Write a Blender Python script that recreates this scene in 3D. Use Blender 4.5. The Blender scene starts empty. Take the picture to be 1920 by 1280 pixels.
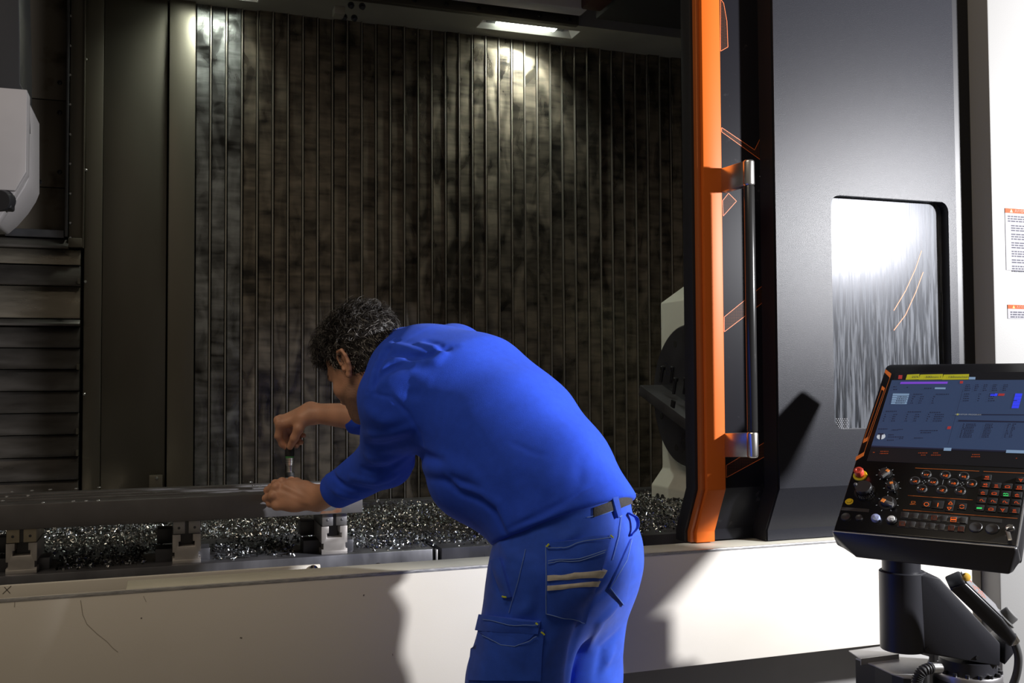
import bpy, bmesh, math, random
import numpy as np
from mathutils import Vector, Matrix

# ------------------------------------------------------------------ camera
SC = bpy.context.scene
COL = SC.collection
FPX = 1920 * 35 / 36.0
YAW, PITCH, ROLL = math.radians(19.28), math.radians(2.05), 0.0054
CAM = np.array([0.0, 0.0, 1.34])
_fw = np.array([math.sin(YAW) * math.cos(PITCH), math.cos(YAW) * math.cos(PITCH), math.sin(PITCH)])
_r0 = np.array([math.cos(YAW), -math.sin(YAW), 0.0])
_u0 = np.cross(_r0, _fw)
_R = _r0 * math.cos(ROLL) - _u0 * math.sin(ROLL)
_U = _u0 * math.cos(ROLL) + _r0 * math.sin(ROLL)

cam_data = bpy.data.cameras.new('camera')
cam_data.lens = 35
cam_data.sensor_width = 36
cam_data.clip_start = 0.02
cam = bpy.data.objects.new('camera', cam_data)
COL.objects.link(cam)
_m = Matrix(((_R[0], _U[0], -_fw[0], CAM[0]), (_R[1], _U[1], -_fw[1], CAM[1]), (_R[2], _U[2], -_fw[2], CAM[2]), (0, 0, 0, 1)))
cam.matrix_world = _m
SC.camera = cam

# ------------------------------------------------------------------ world, key light, exposure
SC.view_settings.view_transform = 'Standard'
SC.view_settings.look = 'None'
SC.view_settings.gamma = 1.0
SC.view_settings.use_curve_mapping = False
SC.view_settings.exposure = 0.0

world = bpy.data.worlds.new('workshop_air')
SC.world = world
world.use_nodes = True
_bg = world.node_tree.nodes['Background']
_bg.inputs['Color'].default_value = (1.0, 0.86, 0.68, 1)
_bg.inputs['Strength'].default_value = 0.095

def cpos(right, up, depth):
    """a place given in metres from the photographer: to the right, up, ahead"""
    h = np.array([math.sin(YAW), math.cos(YAW), 0.0])
    return CAM + _r0 * right + h * depth + np.array([0, 0, up])

KEY_POS = np.array([3.5, 0.45, 2.10])
KEY_AIM = KEY_POS + 2.6 * np.array([math.cos(math.radians(114)), math.sin(math.radians(114)), -0.25])
kl = bpy.data.lights.new('work_spotlight', 'SPOT')
kl.energy = 900
kl.color = (0.97, 0.97, 1.0)
kl.shadow_soft_size = 0.075
kl.spot_size = math.radians(73.2)
kl.spot_blend = 0.05
key = bpy.data.objects.new('work_spotlight', kl)
key.location = KEY_POS
key.rotation_euler = Vector(KEY_AIM - KEY_POS).to_track_quat('-Z', 'Y').to_euler()
COL.objects.link(key)

# added unseen fill lamp for the hall's warm light, behind and above the photographer
hl = bpy.data.lights.new('hall_fill_lamp', 'AREA')
hl.shape = 'RECTANGLE'
hl.size, hl.size_y = 3.0, 1.6
hl.energy = 75
hl.color = (1.0, 0.84, 0.64)
hall = bpy.data.objects.new('hall_fill_lamp', hl)
hall.location = (-1.8, 0.2, 5.4)
hall.rotation_euler = Vector((2.2, 2.0, -4.6)).to_track_quat('-Z', 'Y').to_euler()
COL.objects.link(hall)

# ------------------------------------------------------------------ pixel helpers (1920 x 1280 frame)
def ray(x, y):
    return _fw + _R * (x - 960) / FPX + _U * (640 - y) / FPX
def at_y(x, y, Y):
    d = ray(x, y)
    return CAM + d * (Y - CAM[1]) / d[1]
def at_z(x, y, Z):
    d = ray(x, y)
    return CAM + d * (Z - CAM[2]) / d[2]
def at_d(x, y, D):
    return CAM + ray(x, y) * D
def proj(P):
    v = np.asarray(P, float) - CAM
    z = v @ _fw
    return 960 + FPX * (v @ _R) / z, 640 - FPX * (v @ _U) / z

# ------------------------------------------------------------------ materials
MATS = {}
def mat(name, col, rough=0.5, metal=0.0, spec=0.5, var=0.0, scale=8.0, stretch=(1, 1, 1), bump=0.0, bscale=200.0,
        rvar=0.0, emit=0.0, ecol=None, col2=None, aniso=0.0, coat=0.0, sheen=0.0, alpha=1.0, sharp=None):
    if name in MATS:
        return MATS[name]
    m = bpy.data.materials.new(name)
    m.use_nodes = True
    nt = m.node_tree
    p = nt.nodes['Principled BSDF']
    p.inputs['Base Color'].default_value = (*col, 1)
    p.inputs['Roughness'].default_value = rough
    p.inputs['Metallic'].default_value = metal
    p.inputs['Specular IOR Level'].default_value = spec
    p.inputs['Anisotropic'].default_value = aniso
    p.inputs['Coat Weight'].default_value = coat
    p.inputs['Sheen Weight'].default_value = sheen
    p.inputs['Alpha'].default_value = alpha
    if emit:
        p.inputs['Emission Color'].default_value = (*(ecol or col), 1)
        p.inputs['Emission Strength'].default_value = emit
    if var or rvar or bump or col2:
        tc = nt.nodes.new('ShaderNodeTexCoord')
        mp = nt.nodes.new('ShaderNodeMapping')
        mp.inputs['Scale'].default_value = stretch
        nt.links.new(tc.outputs['Object'], mp.inputs['Vector'])
        n = nt.nodes.new('ShaderNodeTexNoise')
        n.inputs['Scale'].default_value = scale
        n.inputs['Detail'].default_value = 6
        nt.links.new(mp.outputs['Vector'], n.inputs['Vector'])
        fac = n.outputs['Fac']
        rp = nt.nodes.new('ShaderNodeValToRGB')
        lo, hi = sharp or (0.3, 0.7)
        rp.color_ramp.elements[0].position = lo
        rp.color_ramp.elements[1].position = hi
        nt.links.new(fac, rp.inputs['Fac'])
        if var or col2:
            mx = nt.nodes.new('ShaderNodeMix')
            mx.data_type = 'RGBA'
            a = tuple(c * (1 - var) for c in col)
            b = col2 or tuple(min(1, c * (1 + var)) for c in col)
            mx.inputs['A'].default_value = (*(col if col2 else a), 1)
            mx.inputs['B'].default_value = (*b, 1)
            nt.links.new(rp.outputs['Color'], mx.inputs['Factor'])
            nt.links.new(mx.outputs['Result'], p.inputs['Base Color'])
        if rvar:
            mr = nt.nodes.new('ShaderNodeMapRange')
            mr.inputs['To Min'].default_value = max(0.03, rough - rvar)
            mr.inputs['To Max'].default_value = min(1, rough + rvar)
            nt.links.new(rp.outputs['Color'], mr.inputs['Value'])
            nt.links.new(mr.outputs['Result'], p.inputs['Roughness'])
        if bump:
            n2 = nt.nodes.new('ShaderNodeTexNoise')
            n2.inputs['Scale'].default_value = bscale
            n2.inputs['Detail'].default_value = 3
            nt.links.new(mp.outputs['Vector'], n2.inputs['Vector'])
            bp = nt.nodes.new('ShaderNodeBump')
            bp.inputs['Strength'].default_value = 1.0
            bp.inputs['Distance'].default_value = bump
            nt.links.new(n2.outputs['Fac'], bp.inputs['Height'])
            nt.links.new(bp.outputs['Normal'], p.inputs['Normal'])
    MATS[name] = m
    return m

# ------------------------------------------------------------------ objects
BASE = {}
def wbase(o):
    return BASE.get(o.name, np.zeros(3)) if o else np.zeros(3)

def props(o, label=None, cat=None, group=None, kind=None):
    if label: o['label'] = label
    if cat: o['category'] = cat
    if group: o['group'] = group
    if kind: o['kind'] = kind
    return o

def thing(name, label, cat, loc, group=None, kind=None):
    o = bpy.data.objects.new(name, None)
    o.empty_display_size = 0.05
    COL.objects.link(o)
    o.location = loc
    BASE[o.name] = np.array(loc, float)
    return props(o, label, cat, group, kind)

def link_mesh(name, me, material, parent=None, base=None):
    """me holds world coordinates; the object's origin goes to its parent's base (or to base)"""
    o = bpy.data.objects.new(name, me)
    COL.objects.link(o)
    pb = wbase(parent)
    b = pb if base is None else np.array(base, float)
    if np.any(b):
        me.transform(Matrix.Translation(-Vector(b)))
    o.location = Vector(b - pb) if parent else Vector(b)
    BASE[o.name] = b
    if parent:
        o.parent = parent
    if material:
        for mm in (material if isinstance(material, (list, tuple)) else [material]):
            me.materials.append(mm)
    return o

class B:
    """collects world-space shapes for ONE mesh"""
    def __init__(s):
        s.v, s.f, s.mi = [], [], []
        s.cur = 0
    def add(s, vs, fs):
        k = len(s.v)
        s.v += [tuple(map(float, p)) for p in vs]
        s.f += [tuple(i + k for i in f) for f in fs]
        s.mi += [s.cur] * len(fs)
        return s
    def box(s, x0, x1, y0, y1, z0, z1):
        v = [(x, y, z) for x in (x0, x1) for y in (y0, y1) for z in (z0, z1)]
        return s.add(v, [(0, 1, 3, 2), (4, 6, 7, 5), (0, 4, 5, 1), (2, 3, 7, 6), (0, 2, 6, 4), (1, 5, 7, 3)])
    def obox(s, c, ax, ay, az, hx, hy, hz):
        c, ax, ay, az = (np.array(q, float) for q in (c, ax, ay, az))
        v = [c + ax * i * hx + ay * j * hy + az * k * hz for i in (-1, 1) for j in (-1, 1) for k in (-1, 1)]
        return s.add(v, [(0, 1, 3, 2), (4, 6, 7, 5), (0, 4, 5, 1), (2, 3, 7, 6), (0, 2, 6, 4), (1, 5, 7, 3)])
    def prism(s, poly, off):
        """poly: list of 3D points in one plane; off: extrusion vector"""
        n = len(poly)
        off = np.array(off, float)
        v = [np.array(p, float) for p in poly] + [np.array(p, float) + off for p in poly]
        f = [tuple(range(n))[::-1], tuple(range(n, 2 * n))]
        f += [(i, (i + 1) % n, n + (i + 1) % n, n + i) for i in range(n)]
        return s.add(v, f)
    def tube(s, pts, rad, seg=12, cap=True, flat=None):
        pts = [np.array(p, float) for p in pts]
        n = len(pts)
        if not hasattr(rad, '__len__'): rad = [rad] * n
        t0 = pts[1] - pts[0]
        up = np.array([0, 0, 1.0]) if abs(t0[2]) < 0.9 * np.linalg.norm(t0) else np.array([1.0, 0, 0])
        vs = []
        for i, p in enumerate(pts):
            t = pts[min(i + 1, n - 1)] - pts[max(i - 1, 0)]
            t = t / (np.linalg.norm(t) + 1e-12)
            a = np.cross(up, t); a /= np.linalg.norm(a) + 1e-12
            b = np.cross(t, a)
            up = b
            for k in range(seg):
                q = 2 * math.pi * k / seg
                vs.append(p + (a * math.cos(q) + b * math.sin(q) * (flat or 1)) * rad[i])
        fs = [(i * seg + k, i * seg + (k + 1) % seg, (i + 1) * seg + (k + 1) % seg, (i + 1) * seg + k)
              for i in range(n - 1) for k in range(seg)]
        if cap:
            fs += [tuple(range(seg))[::-1], tuple(range((n - 1) * seg, n * seg))]
        return s.add(vs, fs)
    def lathe(s, prof, c, axis=(0, 0, 1), seg=24, ref=None):
        """prof: (radius, height) along axis from c"""
        c = np.array(c, float); ax = np.array(axis, float); ax /= np.linalg.norm(ax)
        r = np.array(ref if ref is not None else ((1, 0, 0) if abs(ax[0]) < 0.9 else (0, 1, 0)), float)
        a = r - ax * (r @ ax); a /= np.linalg.norm(a)
        b = np.cross(ax, a)
        vs = []
        for (rr, h) in prof:
            for k in range(seg):
                q = 2 * math.pi * k / seg
                vs.append(c + ax * h + (a * math.cos(q) + b * math.sin(q)) * rr)
        n = len(prof)
        fs = [(i * seg + k, i * seg + (k + 1) % seg, (i + 1) * seg + (k + 1) % seg, (i + 1) * seg + k)
              for i in range(n - 1) for k in range(seg)]
        fs += [tuple(range(seg))[::-1], tuple(range((n - 1) * seg, n * seg))]
        return s.add(vs, fs)
    def quad(s, a, b, c, d):
        return s.add([a, b, c, d], [(0, 1, 2, 3)])
    def build(s, name, material, parent=None, bevel=0.0, seg=2, smooth=35, base=None, label=None):
        me = bpy.data.meshes.new(name)
        me.from_pydata(s.v, [], s.f)
        if any(s.mi):
            me.polygons.foreach_set('material_index', s.mi)
        bm = bmesh.new()
        bm.from_mesh(me)
        bmesh.ops.recalc_face_normals(bm, faces=bm.faces)
        if bevel:
            es = [e for e in bm.edges if len(e.link_faces) == 2 and e.calc_face_angle(0) > 0.45]
            bmesh.ops.bevel(bm, geom=es, offset=bevel, segments=seg, profile=0.5, affect='EDGES', clamp_overlap=True)
        bm.to_mesh(me)
        bm.free()
        if smooth:
            me.polygons.foreach_set('use_smooth', [True] * len(me.polygons))
            me.set_sharp_from_angle(angle=math.radians(smooth))
        me.update()
        o = link_mesh(name, me, material, parent, base)
        if label: o['label'] = label
        return o

def text_mesh(name, body, origin, ex, ey, size, material, parent, depth=0.0003, align='CENTER', sx=1.0):
    """flat lettering: origin, ex/ey unit vectors of the writing plane"""
    cu = bpy.data.curves.new(name, 'FONT')
    cu.body = body
    cu.size = size
    cu.extrude = depth
    cu.align_x = align
    cu.align_y = 'CENTER'
    tmp = bpy.data.objects.new('tmp_text', cu)
    COL.objects.link(tmp)
    dg = bpy.context.evaluated_depsgraph_get()
    dg.update()
    me = bpy.data.meshes.new_from_object(tmp.evaluated_get(dg))
    bpy.data.objects.remove(tmp)
    bpy.data.curves.remove(cu)
    ex, ey = Vector(ex) * sx, Vector(ey)
    ez = Vector(ex).normalized().cross(ey)
    o = Vector(origin)
    me.transform(Matrix(((ex[0], ey[0], ez[0], o[0]), (ex[1], ey[1], ez[1], o[1]), (ex[2], ey[2], ez[2], o[2]), (0, 0, 0, 1))))
    me.materials.clear()
    me.name = name
    return link_mesh(name, me, material, parent)

def share(src, name, delta, parent=None, label=None):
    """a copy of a one-mesh part (shared mesh data) moved by delta"""
    o = src.copy()
    o.name = name
    COL.objects.link(o)
    d = np.array(delta, float)
    BASE[o.name] = BASE.get(src.name, np.zeros(3)) + d
    o.location = Vector(BASE[o.name] - wbase(parent))
    o.parent = parent
    if label: o['label'] = label
    return o
# ------------------------------------------------------------------ material palette
def slat_material(name='worn_slat_steel', dark=(0.05, 0.046, 0.042), light=(0.30, 0.255, 0.20), rough=(0.22, 0.46)):
    m = bpy.data.materials.new(name)
    m.use_nodes = True
    nt = m.node_tree; N = nt.nodes; L = nt.links
    p = N['Principled BSDF']
    p.inputs['Metallic'].default_value = 0.85
    tc = N.new('ShaderNodeTexCoord')
    oi = N.new('ShaderNodeObjectInfo')
    add = N.new('ShaderNodeVectorMath'); add.operation = 'ADD'
    sc = N.new('ShaderNodeVectorMath'); sc.operation = 'SCALE'
    cmb = N.new('ShaderNodeCombineXYZ')
    L.new(oi.outputs['Random'], cmb.inputs['X']); L.new(oi.outputs['Random'], cmb.inputs['Y'])
    L.new(cmb.outputs['Vector'], sc.inputs[0]); sc.inputs['Scale'].default_value = 9.0
    L.new(tc.outputs['Object'], add.inputs[0]); L.new(sc.outputs['Vector'], add.inputs[1])
    def noise(scale, stretch, detail=5, dist=0.0):
        mp = N.new('ShaderNodeMapping'); mp.inputs['Scale'].default_value = stretch
        L.new(add.outputs['Vector'], mp.inputs['Vector'])
        n = N.new('ShaderNodeTexNoise'); n.inputs['Scale'].default_value = scale
        n.inputs['Detail'].default_value = detail; n.inputs['Distortion'].default_value = dist
        L.new(mp.outputs['Vector'], n.inputs['Vector'])
        return n.outputs['Fac']
    blot = noise(5, (2.2, 2.2, 1.0), 3, 1.0)          # oil patches
    smear = noise(7, (0.7, 1, 4.0), 3, 0.5)             # wiped bands across the slat
    grain = noise(60, (14, 1, 0.5), 2)                # brushed grain
    r1 = N.new('ShaderNodeValToRGB')
    e = r1.color_ramp.elements
    e[0].position, e[1].position = 0.36, 0.66
    e[0].color, e[1].color = (*dark, 1), (*light, 1)
    mixf = N.new('ShaderNodeMath'); mixf.operation = 'MULTIPLY_ADD'
    L.new(smear, mixf.inputs[0]); mixf.inputs[1].default_value = 0.55
    hb = N.new('ShaderNodeMath'); hb.operation = 'MULTIPLY'; hb.inputs[1].default_value = 0.5
    L.new(blot, hb.inputs[0]); L.new(hb.outputs[0], mixf.inputs[2])
    L.new(mixf.outputs[0], r1.inputs['Fac'])
    L.new(r1.outputs['Color'], p.inputs['Base Color'])
    mr = N.new('ShaderNodeMapRange')
    mr.inputs['From Min'].default_value, mr.inputs['From Max'].default_value = 0.35, 0.65
    mr.inputs['To Min'].default_value, mr.inputs['To Max'].default_value = rough
    L.new(blot, mr.inputs['Value'])
    L.new(mr.outputs['Result'], p.inputs['Roughness'])
    bp = N.new('ShaderNodeBump'); bp.inputs['Strength'].default_value = 0.5; bp.inputs['Distance'].default_value = 0.004
    L.new(blot, bp.inputs['Height'])
    b2 = N.new('ShaderNodeBump'); b2.inputs['Strength'].default_value = 0.25; b2.inputs['Distance'].default_value = 0.0004
    L.new(grain, b2.inputs['Height']); L.new(bp.outputs['Normal'], b2.inputs['Normal'])
    L.new(b2.outputs['Normal'], p.inputs['Normal'])
    return m

M_SLAT = slat_material()
M_SLAT_BLUE = slat_material('wiped_blue_slat_steel', (0.035, 0.034, 0.032), (0.34, 0.35, 0.35), (0.18, 0.4))
M_WHITE = mat('white_machine_paint', (0.62, 0.60, 0.57), 0.42, var=0.03, scale=3, bump=0.00015, bscale=350)
M_SCUFF = mat('scuffed_white_paint', (0.72, 0.68, 0.61), 0.45, col2=(0.66, 0.62, 0.55), scale=2.2, stretch=(1, 1, 1.6), sharp=(0.45, 0.8), bump=0.0001, bscale=300)
M_WALL = mat('oily_grey_sheet', (0.115, 0.105, 0.085), 0.42, metal=0.5, var=0.14, scale=1.6, stretch=(2, 2, 0.7), rvar=0.08)
M_WALL_LIGHT = mat('pale_grey_sheet', (0.16, 0.145, 0.115), 0.42, metal=0.5, var=0.1, scale=1.4, stretch=(2, 2, 0.6), rvar=0.07)
M_RECESS = mat('stained_brown_sheet', (0.13, 0.11, 0.085), 0.5, metal=0.4, col2=(0.05, 0.034, 0.017), scale=9, sharp=(0.55, 0.72))
M_DARK = mat('dark_sheet_and_hole_shade', (0.02, 0.02, 0.02), 0.6)  # near-black; flat hole discs and slots carry their inner shade in it
M_BLACK = mat('satin_black_plastic', (0.012, 0.012, 0.014), 0.38)
M_BLACKRUB = mat('black_rubber', (0.01, 0.01, 0.011), 0.6)
M_CEIL = mat('ceiling_beam_paint', (0.34, 0.33, 0.28), 0.45, var=0.12, scale=4)
M_STEEL = mat('ground_steel', (0.42, 0.41, 0.42), 0.36, metal=0.9, var=0.12, scale=5, rvar=0.1)
M_STEELD = mat('dark_steel', (0.11, 0.11, 0.12), 0.42, metal=0.7, var=0.25, scale=8, rvar=0.1)
M_SLAB = mat('oily_cast_table', (0.15, 0.15, 0.165), 0.34, metal=0.7, var=0.3, scale=10, stretch=(1, 1, 0.35), rvar=0.12)
M_VISE = mat('vise_ground_steel', (0.47, 0.44, 0.42), 0.45, metal=0.55, var=0.12, scale=20, rvar=0.08)
M_BOLT = mat('bolt_steel', (0.5, 0.5, 0.5), 0.3, metal=1.0)
M_BOLTD = mat('black_oxide_bolt', (0.05, 0.05, 0.055), 0.35, metal=0.8)
M_CHROME = mat('polished_chrome', (0.85, 0.85, 0.87), 0.14, metal=1.0)
M_SATIN = mat('satin_aluminium', (0.72, 0.71, 0.69), 0.28, metal=1.0)
M_ORANGE = mat('orange_door_paint', (0.62, 0.125, 0.012), 0.45, spec=0.2, var=0.03, scale=5)
M_ORANGE_LINE = mat('orange_print', (0.75, 0.16, 0.03), 0.5)
M_DOOR = mat('charcoal_powder_coat', (0.015, 0.0155, 0.020), 0.35, spec=0.19, bump=0.00035, bscale=520)
M_DOORGLOSS = mat('black_gloss_panel', (0.010, 0.010, 0.013), 0.3, spec=0.08, col2=(0.03, 0.03, 0.034), scale=30, sharp=(0.66, 0.74))
M_FLOOR = mat('grey_shop_floor', (0.26, 0.25, 0.24), 0.5, var=0.2, scale=3)

# ------------------------------------------------------------------ floor and machine shell
YB = 4.30                                   # inside face of the rear wall
fl = B().box(-4, 7, -2.5, 2.62, -0.05, 0.0).build('floor', M_FLOOR, smooth=0)
props(fl, 'grey workshop floor in front of the machine', 'floor', kind='structure')

wall = thing('wall_back', 'dark rear wall of the machining chamber made of vertical steel slats', 'wall', (0.1, YB, 0.7), kind='structure')
B().box(-1.6, 4.6, YB + 0.05, YB + 0.10, 0.45, 3.4).build('backing_sheet', M_DARK, wall, smooth=0)

# vertical slats: one profile, shared mesh
PITCHX = 0.0633
X0 = at_y(365, 600, YB)[0]
prof = [(0.0, 0.0), (0.003, -0.006), (0.0515, -0.006), (0.0530, 0.0), (0.0530, 0.004), (0.0, 0.004)]
rib = [(0.0540, 0.004), (0.0540, -0.008), (0.0555, -0.013), (0.0600, -0.013), (0.0615, -0.008), (0.0615, 0.004)]
ZS0, ZS1 = 0.80, 3.02
M_RIB = mat('seam_rib_steel', (0.44, 0.41, 0.36), 0.33, metal=0.85, var=0.2, scale=5, stretch=(1, 1, 0.4), rvar=0.1)  # paler than the slats: the seam highlight is put into the rib colour
sb = B().prism([(X0 + a, YB + b, ZS0) for a, b in prof], (0, 0, ZS1 - ZS0))
sb.cur = 1
sb.prism([(X0 + a, YB + b, ZS0) for a, b in rib], (0, 0, ZS1 - ZS0))
slat0 = sb.build('slat', [M_SLAT, M_RIB], wall, smooth=25, base=(X0, YB, ZS0))
slat0.material_slots[0].link = 'OBJECT'
slat0.material_slots[0].material = M_SLAT_BLUE
rnd = random.Random(4)
for i in range(1, 50):
    s_ = share(slat0, 'slat', (PITCHX * i, 0, 0), wall)
    s_.material_slots[0].link = 'OBJECT'
    s_.material_slots[0].material = M_SLAT_BLUE if i < 3 else M_SLAT
    s_.rotation_euler = (rnd.uniform(-0.004, 0.004), 0, rnd.uniform(-0.018, 0.018))

def xw(px, Y=YB, py=600):
    return at_y(px, py, Y)[0]
B().box(xw(314), xw(363.5), YB - 0.03, YB + 0.03, 0.7, 3.05).build('edge_panel', M_WALL_LIGHT, wall, 0.004)
B().box(xw(191), xw(311), YB - 0.012, YB + 0.03, 0.7, 3.3).build('wide_panel', M_WALL, wall, 0.003)
B().box(xw(157), xw(190.5), YB - 0.02, YB + 0.03, 0.7, 3.3).build('narrow_panel', M_WALL_LIGHT, wall, 0.003)
B().box(xw(128), xw(154), YB - 0.03, YB + 0.03, at_y(140, 462, YB)[2], 3.3).build('bolt_strip', M_WALL_LIGHT, wall, 0.002)
B().box(xw(154), xw(157), YB - 0.05, YB + 0.02, at_y(140, 466, YB)[2], 3.3).build('strip_flange', M_WALL_LIGHT, wall, 0.001)
B().box(xw(122), xw(127), YB - 0.06, YB + 0.02, at_y(125, 447, YB)[2], 3.3).build('corner_angle', M_STEELD, wall, 0.001)
# recessed brown sheets behind the spindle
zz = [at_y(60, q, YB)[2] for q in (0, 182, 348, 447)]
for a, b in ((3.3, zz[1] + 0.002), (zz[1] - 0.001, zz[2] + 0.002), (zz[2] - 0.001, zz[3])):
    B().box(-1.6, xw(121.5), YB + 0.02, YB + 0.045, b, a).build('recess_sheet', M_RECESS, wall, 0.002)
B().box(xw(10), xw(121), YB - 0.05, YB + 0.03, at_y(60, 447, YB)[2], at_y(60, 432, YB)[2]).build('ledge', M_STEELD, wall, 0.004)
bolt = B().lathe([(0.006, 0.0), (0.006, 0.004), (0.004, 0.006)], at_y(132, 30, YB - 0.03), (0, -1, 0), 10).build('bolt', M_BOLT, wall)
p0 = at_y(132, 30, YB - 0.03)
for q in (86, 141, 196, 252, 307, 363, 418, 446):
    share(bolt, 'bolt', at_y(132, q, YB - 0.03) - p0, wall)
for (bx_, by_) in ((161, 111), (161, 319), (160, 528), (158, 739)):
    share(bolt, 'bolt', at_y(bx_, by_, YB - 0.02) - p0, wall)
bolt2 = B().lathe([(0.009, 0.0), (0.009, 0.005), (0.006, 0.007)], at_y(112, 155, YB + 0.02), (0, -1, 0), 12).build('bolt', M_BOLTD, wall)
for (bx_, by_) in ((112, 211), (112, 323), (74, 341)):
    share(bolt2, 'bolt', at_y(bx_, by_, YB + 0.02) - at_y(112, 155, YB + 0.02), wall)
B().box(xw(282), xw(307), YB - 0.05, YB - 0.012, at_y(290, 930, YB)[2], at_y(290, 891, YB - .05)[2]).build('corner_bracket', M_WALL_LIGHT, wall, 0.002)
share(bolt, 'bolt', at_y(294, 896, YB - 0.05) - p0, wall)
B().box(xw(366), 4.6, YB - 0.10, YB - 0.02, 0.70, at_y(700, 940, YB - 0.1)[2]).build('sill_rail', M_STEELD, wall, 0.004)

# telescopic way cover with horizontal plates, below the spindle
tele = thing('way_cover', 'stack of dark horizontal telescopic steel cover plates beside the rear wall', 'machine cover', (xw(75), YB - 0.06, 0.8))
M_TELE = mat('oily_cover_plate', (0.085, 0.077, 0.07), 0.36, metal=0.7, var=0.35, scale=7, stretch=(0.6, 1, 3), rvar=0.12, bump=0.0008, bscale=6)
M_TELEB = mat('bright_cover_plate', (0.32, 0.285, 0.23), 0.28, metal=0.8, var=0.3, scale=6, stretch=(0.6, 1, 3), rvar=0.1, bump=0.002, bscale=14)
yb = [447, 466, 497, 536, 598, 612, 653, 693, 734, 775, 816, 858, 902, 945]
for i in range(len(yb) - 1):
    a, b = yb[i], yb[i + 1]
    d = [0.05, 0.03, 0.045, 0.03, 0.06][i] if i < 5 else 0.035
    right = 127 if i == 0 else 150
    z1, z0 = at_y(75, a, YB - d)[2], at_y(75, b, YB - d)[2]
    pl = B()
    xr = xw(right, YB - d)
    poly = [(-1.2, YB - d + 0.006, z1), (-1.2, YB - d - 0.012, z0 + 0.012), (-1.2, YB - d - 0.012, z0 + 0.003), (-1.2, YB - 0.013, z0 + 0.003), (-1.2, YB - 0.013, z1)]
    pl.prism(poly, (xr + 1.2, 0, 0)).build('cover_plate', M_TELEB if i in (1, 3) else M_TELE, tele, 0.0015)
tip = B().box(xw(147.5), xw(151.5), YB - 0.075, YB - 0.04, 0, 0.022).build('edge_clip', M_WALL_LIGHT, tele)
tip.location.z += at_y(150, 535, YB)[2]
for q in (693, 812, 852):
    share(tip, 'edge_clip', (0, 0, 0), tele).location = tip.location + Vector((0, 0, at_y(150, q, YB)[2] - at_y(150, 535, YB)[2]))
M_FACESHEET = M_WALL_LIGHT
B().box(xw(128), xw(154.5), YB - 0.055, YB - 0.02, at_y(140, 466, YB)[2], at_y(140, 449, YB)[2]).build('corner_cap', M_WALL_LIGHT, tele, 0.003)

# chamber sides and roof, enough to close it off from the hall
cs = B().box(-1.7, -1.6, 2.9, YB + 0.1, 0.0, 3.4).build('wall_left', M_WALL, smooth=0)
props(cs, 'oily sheet metal side wall of the machining chamber, outside the picture', 'wall', kind='structure')
cs = B().box(4.6, 4.7, 2.5, YB + 0.1, 0.0, 3.4).build('wall_right', M_DARK, smooth=0)
props(cs, 'dark end wall of the machining chamber behind the sliding door', 'wall', kind='structure')
roof = thing('ceiling', 'grey painted roof beam and dark roof of the machining chamber', 'ceiling', (1, 3.5, 2.9), kind='structure')
B().box(-1.7, 4.7, 2.45, YB + 0.1, 3.40, 3.45).build('roof_sheet', M_DARK, roof, smooth=0)
ZC = 2.90
YN = 4.03                                    # front edge of the low ceiling strip
# ceiling strip with two lamp recesses cut out
LAMPS = []
for (xa, xb) in ((891, 1073), (303, 484)):
    xa_, xb_ = at_z(xa, -32 + .11 * xa - 13.5, ZC)[0], at_z(xb, -32 + .11 * xb - 13.5, ZC)[0]
    LAMPS.append((xa_, xb_))
YR0, YR1 = 4.095, 4.20                       # recess front / back
cuts = [-1.7, LAMPS[1][0], LAMPS[1][1], LAMPS[0][0], LAMPS[0][1], 4.7]
bs = B()
bs.box(-1.7, 4.7, YR1, YB + 0.02, ZC, ZC + 0.05)
bs.box(-1.7, 4.7, YN, YR0, ZC, ZC + 0.05)
for i in (0, 2, 4):
    bs.box(cuts[i], cuts[i + 1], YR0, YR1, ZC, ZC + 0.05)
bs.box(-1.7, 4.7, YN, YN + 0.02, ZC + 0.05, 3.42)
bs.build('roof_beam', M_CEIL, roof, smooth=0)
# rail with bolts in front of the strip, gantry pieces above it
B().box(-1.0, xw(1083, YN - .02, 36), YN - 0.035, YN - 0.002, at_y(897, 15, YN - 0.035)[2] - 0.022, at_y(897, 15, YN - 0.035)[2] + 0.024).build('seal_rail', M_WALL, roof, 0.003)
for q in range(6):
    px = (776.5, 837, 897, 956, 1012, 1068)[q]
    py = 1 + 0.1235 * (px - 776.5)
    B().lathe([(0.009, 0), (0.009, 0.006), (0.005, 0.008)], at_y(px, py, YN - 0.035), (0, -1, 0), 10).build('bolt', M_BOLTD, roof)
pA = at_y(840, 20, 3.7)
B().box(at_y(690, -30, 3.7)[0], at_y(1088, 14, 3.7)[0], 3.62, 3.70, at_y(1088, 17, 3.62)[2], 3.3).build('gantry_panel', M_WHITE, roof, 0.01)
B().box(at_y(1092, 14, 3.6)[0], at_y(1130, 14, 3.6)[0], 3.5, 3.62, at_y(1100, 16, 3.6)[2], 3.3).build('gantry_bracket', mat('dark_red_brown', (0.06, 0.015, 0.006), 0.5), roof, 0.01)
B().box(at_y(1135, 14, 3.6)[0], 4.5, 3.3, 3.7, at_y(1200, 10, 3.5)[2], 3.3).build('gantry_beam', M_DARK, roof, 0.01)
# end bracket with bolts on the beam
e0 = at_y(626, 12, YN - .04); e1 = at_y(646, 30, YN - .04)
B().box(e0[0], e1[0], YN - 0.06, YN, e1[2], e0[2]).build('end_bracket', M_CEIL, roof, 0.004)
for (px, py) in ((658, 9), (679, 11), (645, 31), (664, 33)):
    B().lathe([(0.014, 0), (0.014, 0.006), (0.009, 0.006), (0.009, 0.02), (0.004, 0.022)], at_y(px, py, YN - 0.001 + .05 * (py > 20)), (0, -0.7, -0.7), 10).build('bolt', M_BOLTD, roof)

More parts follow.
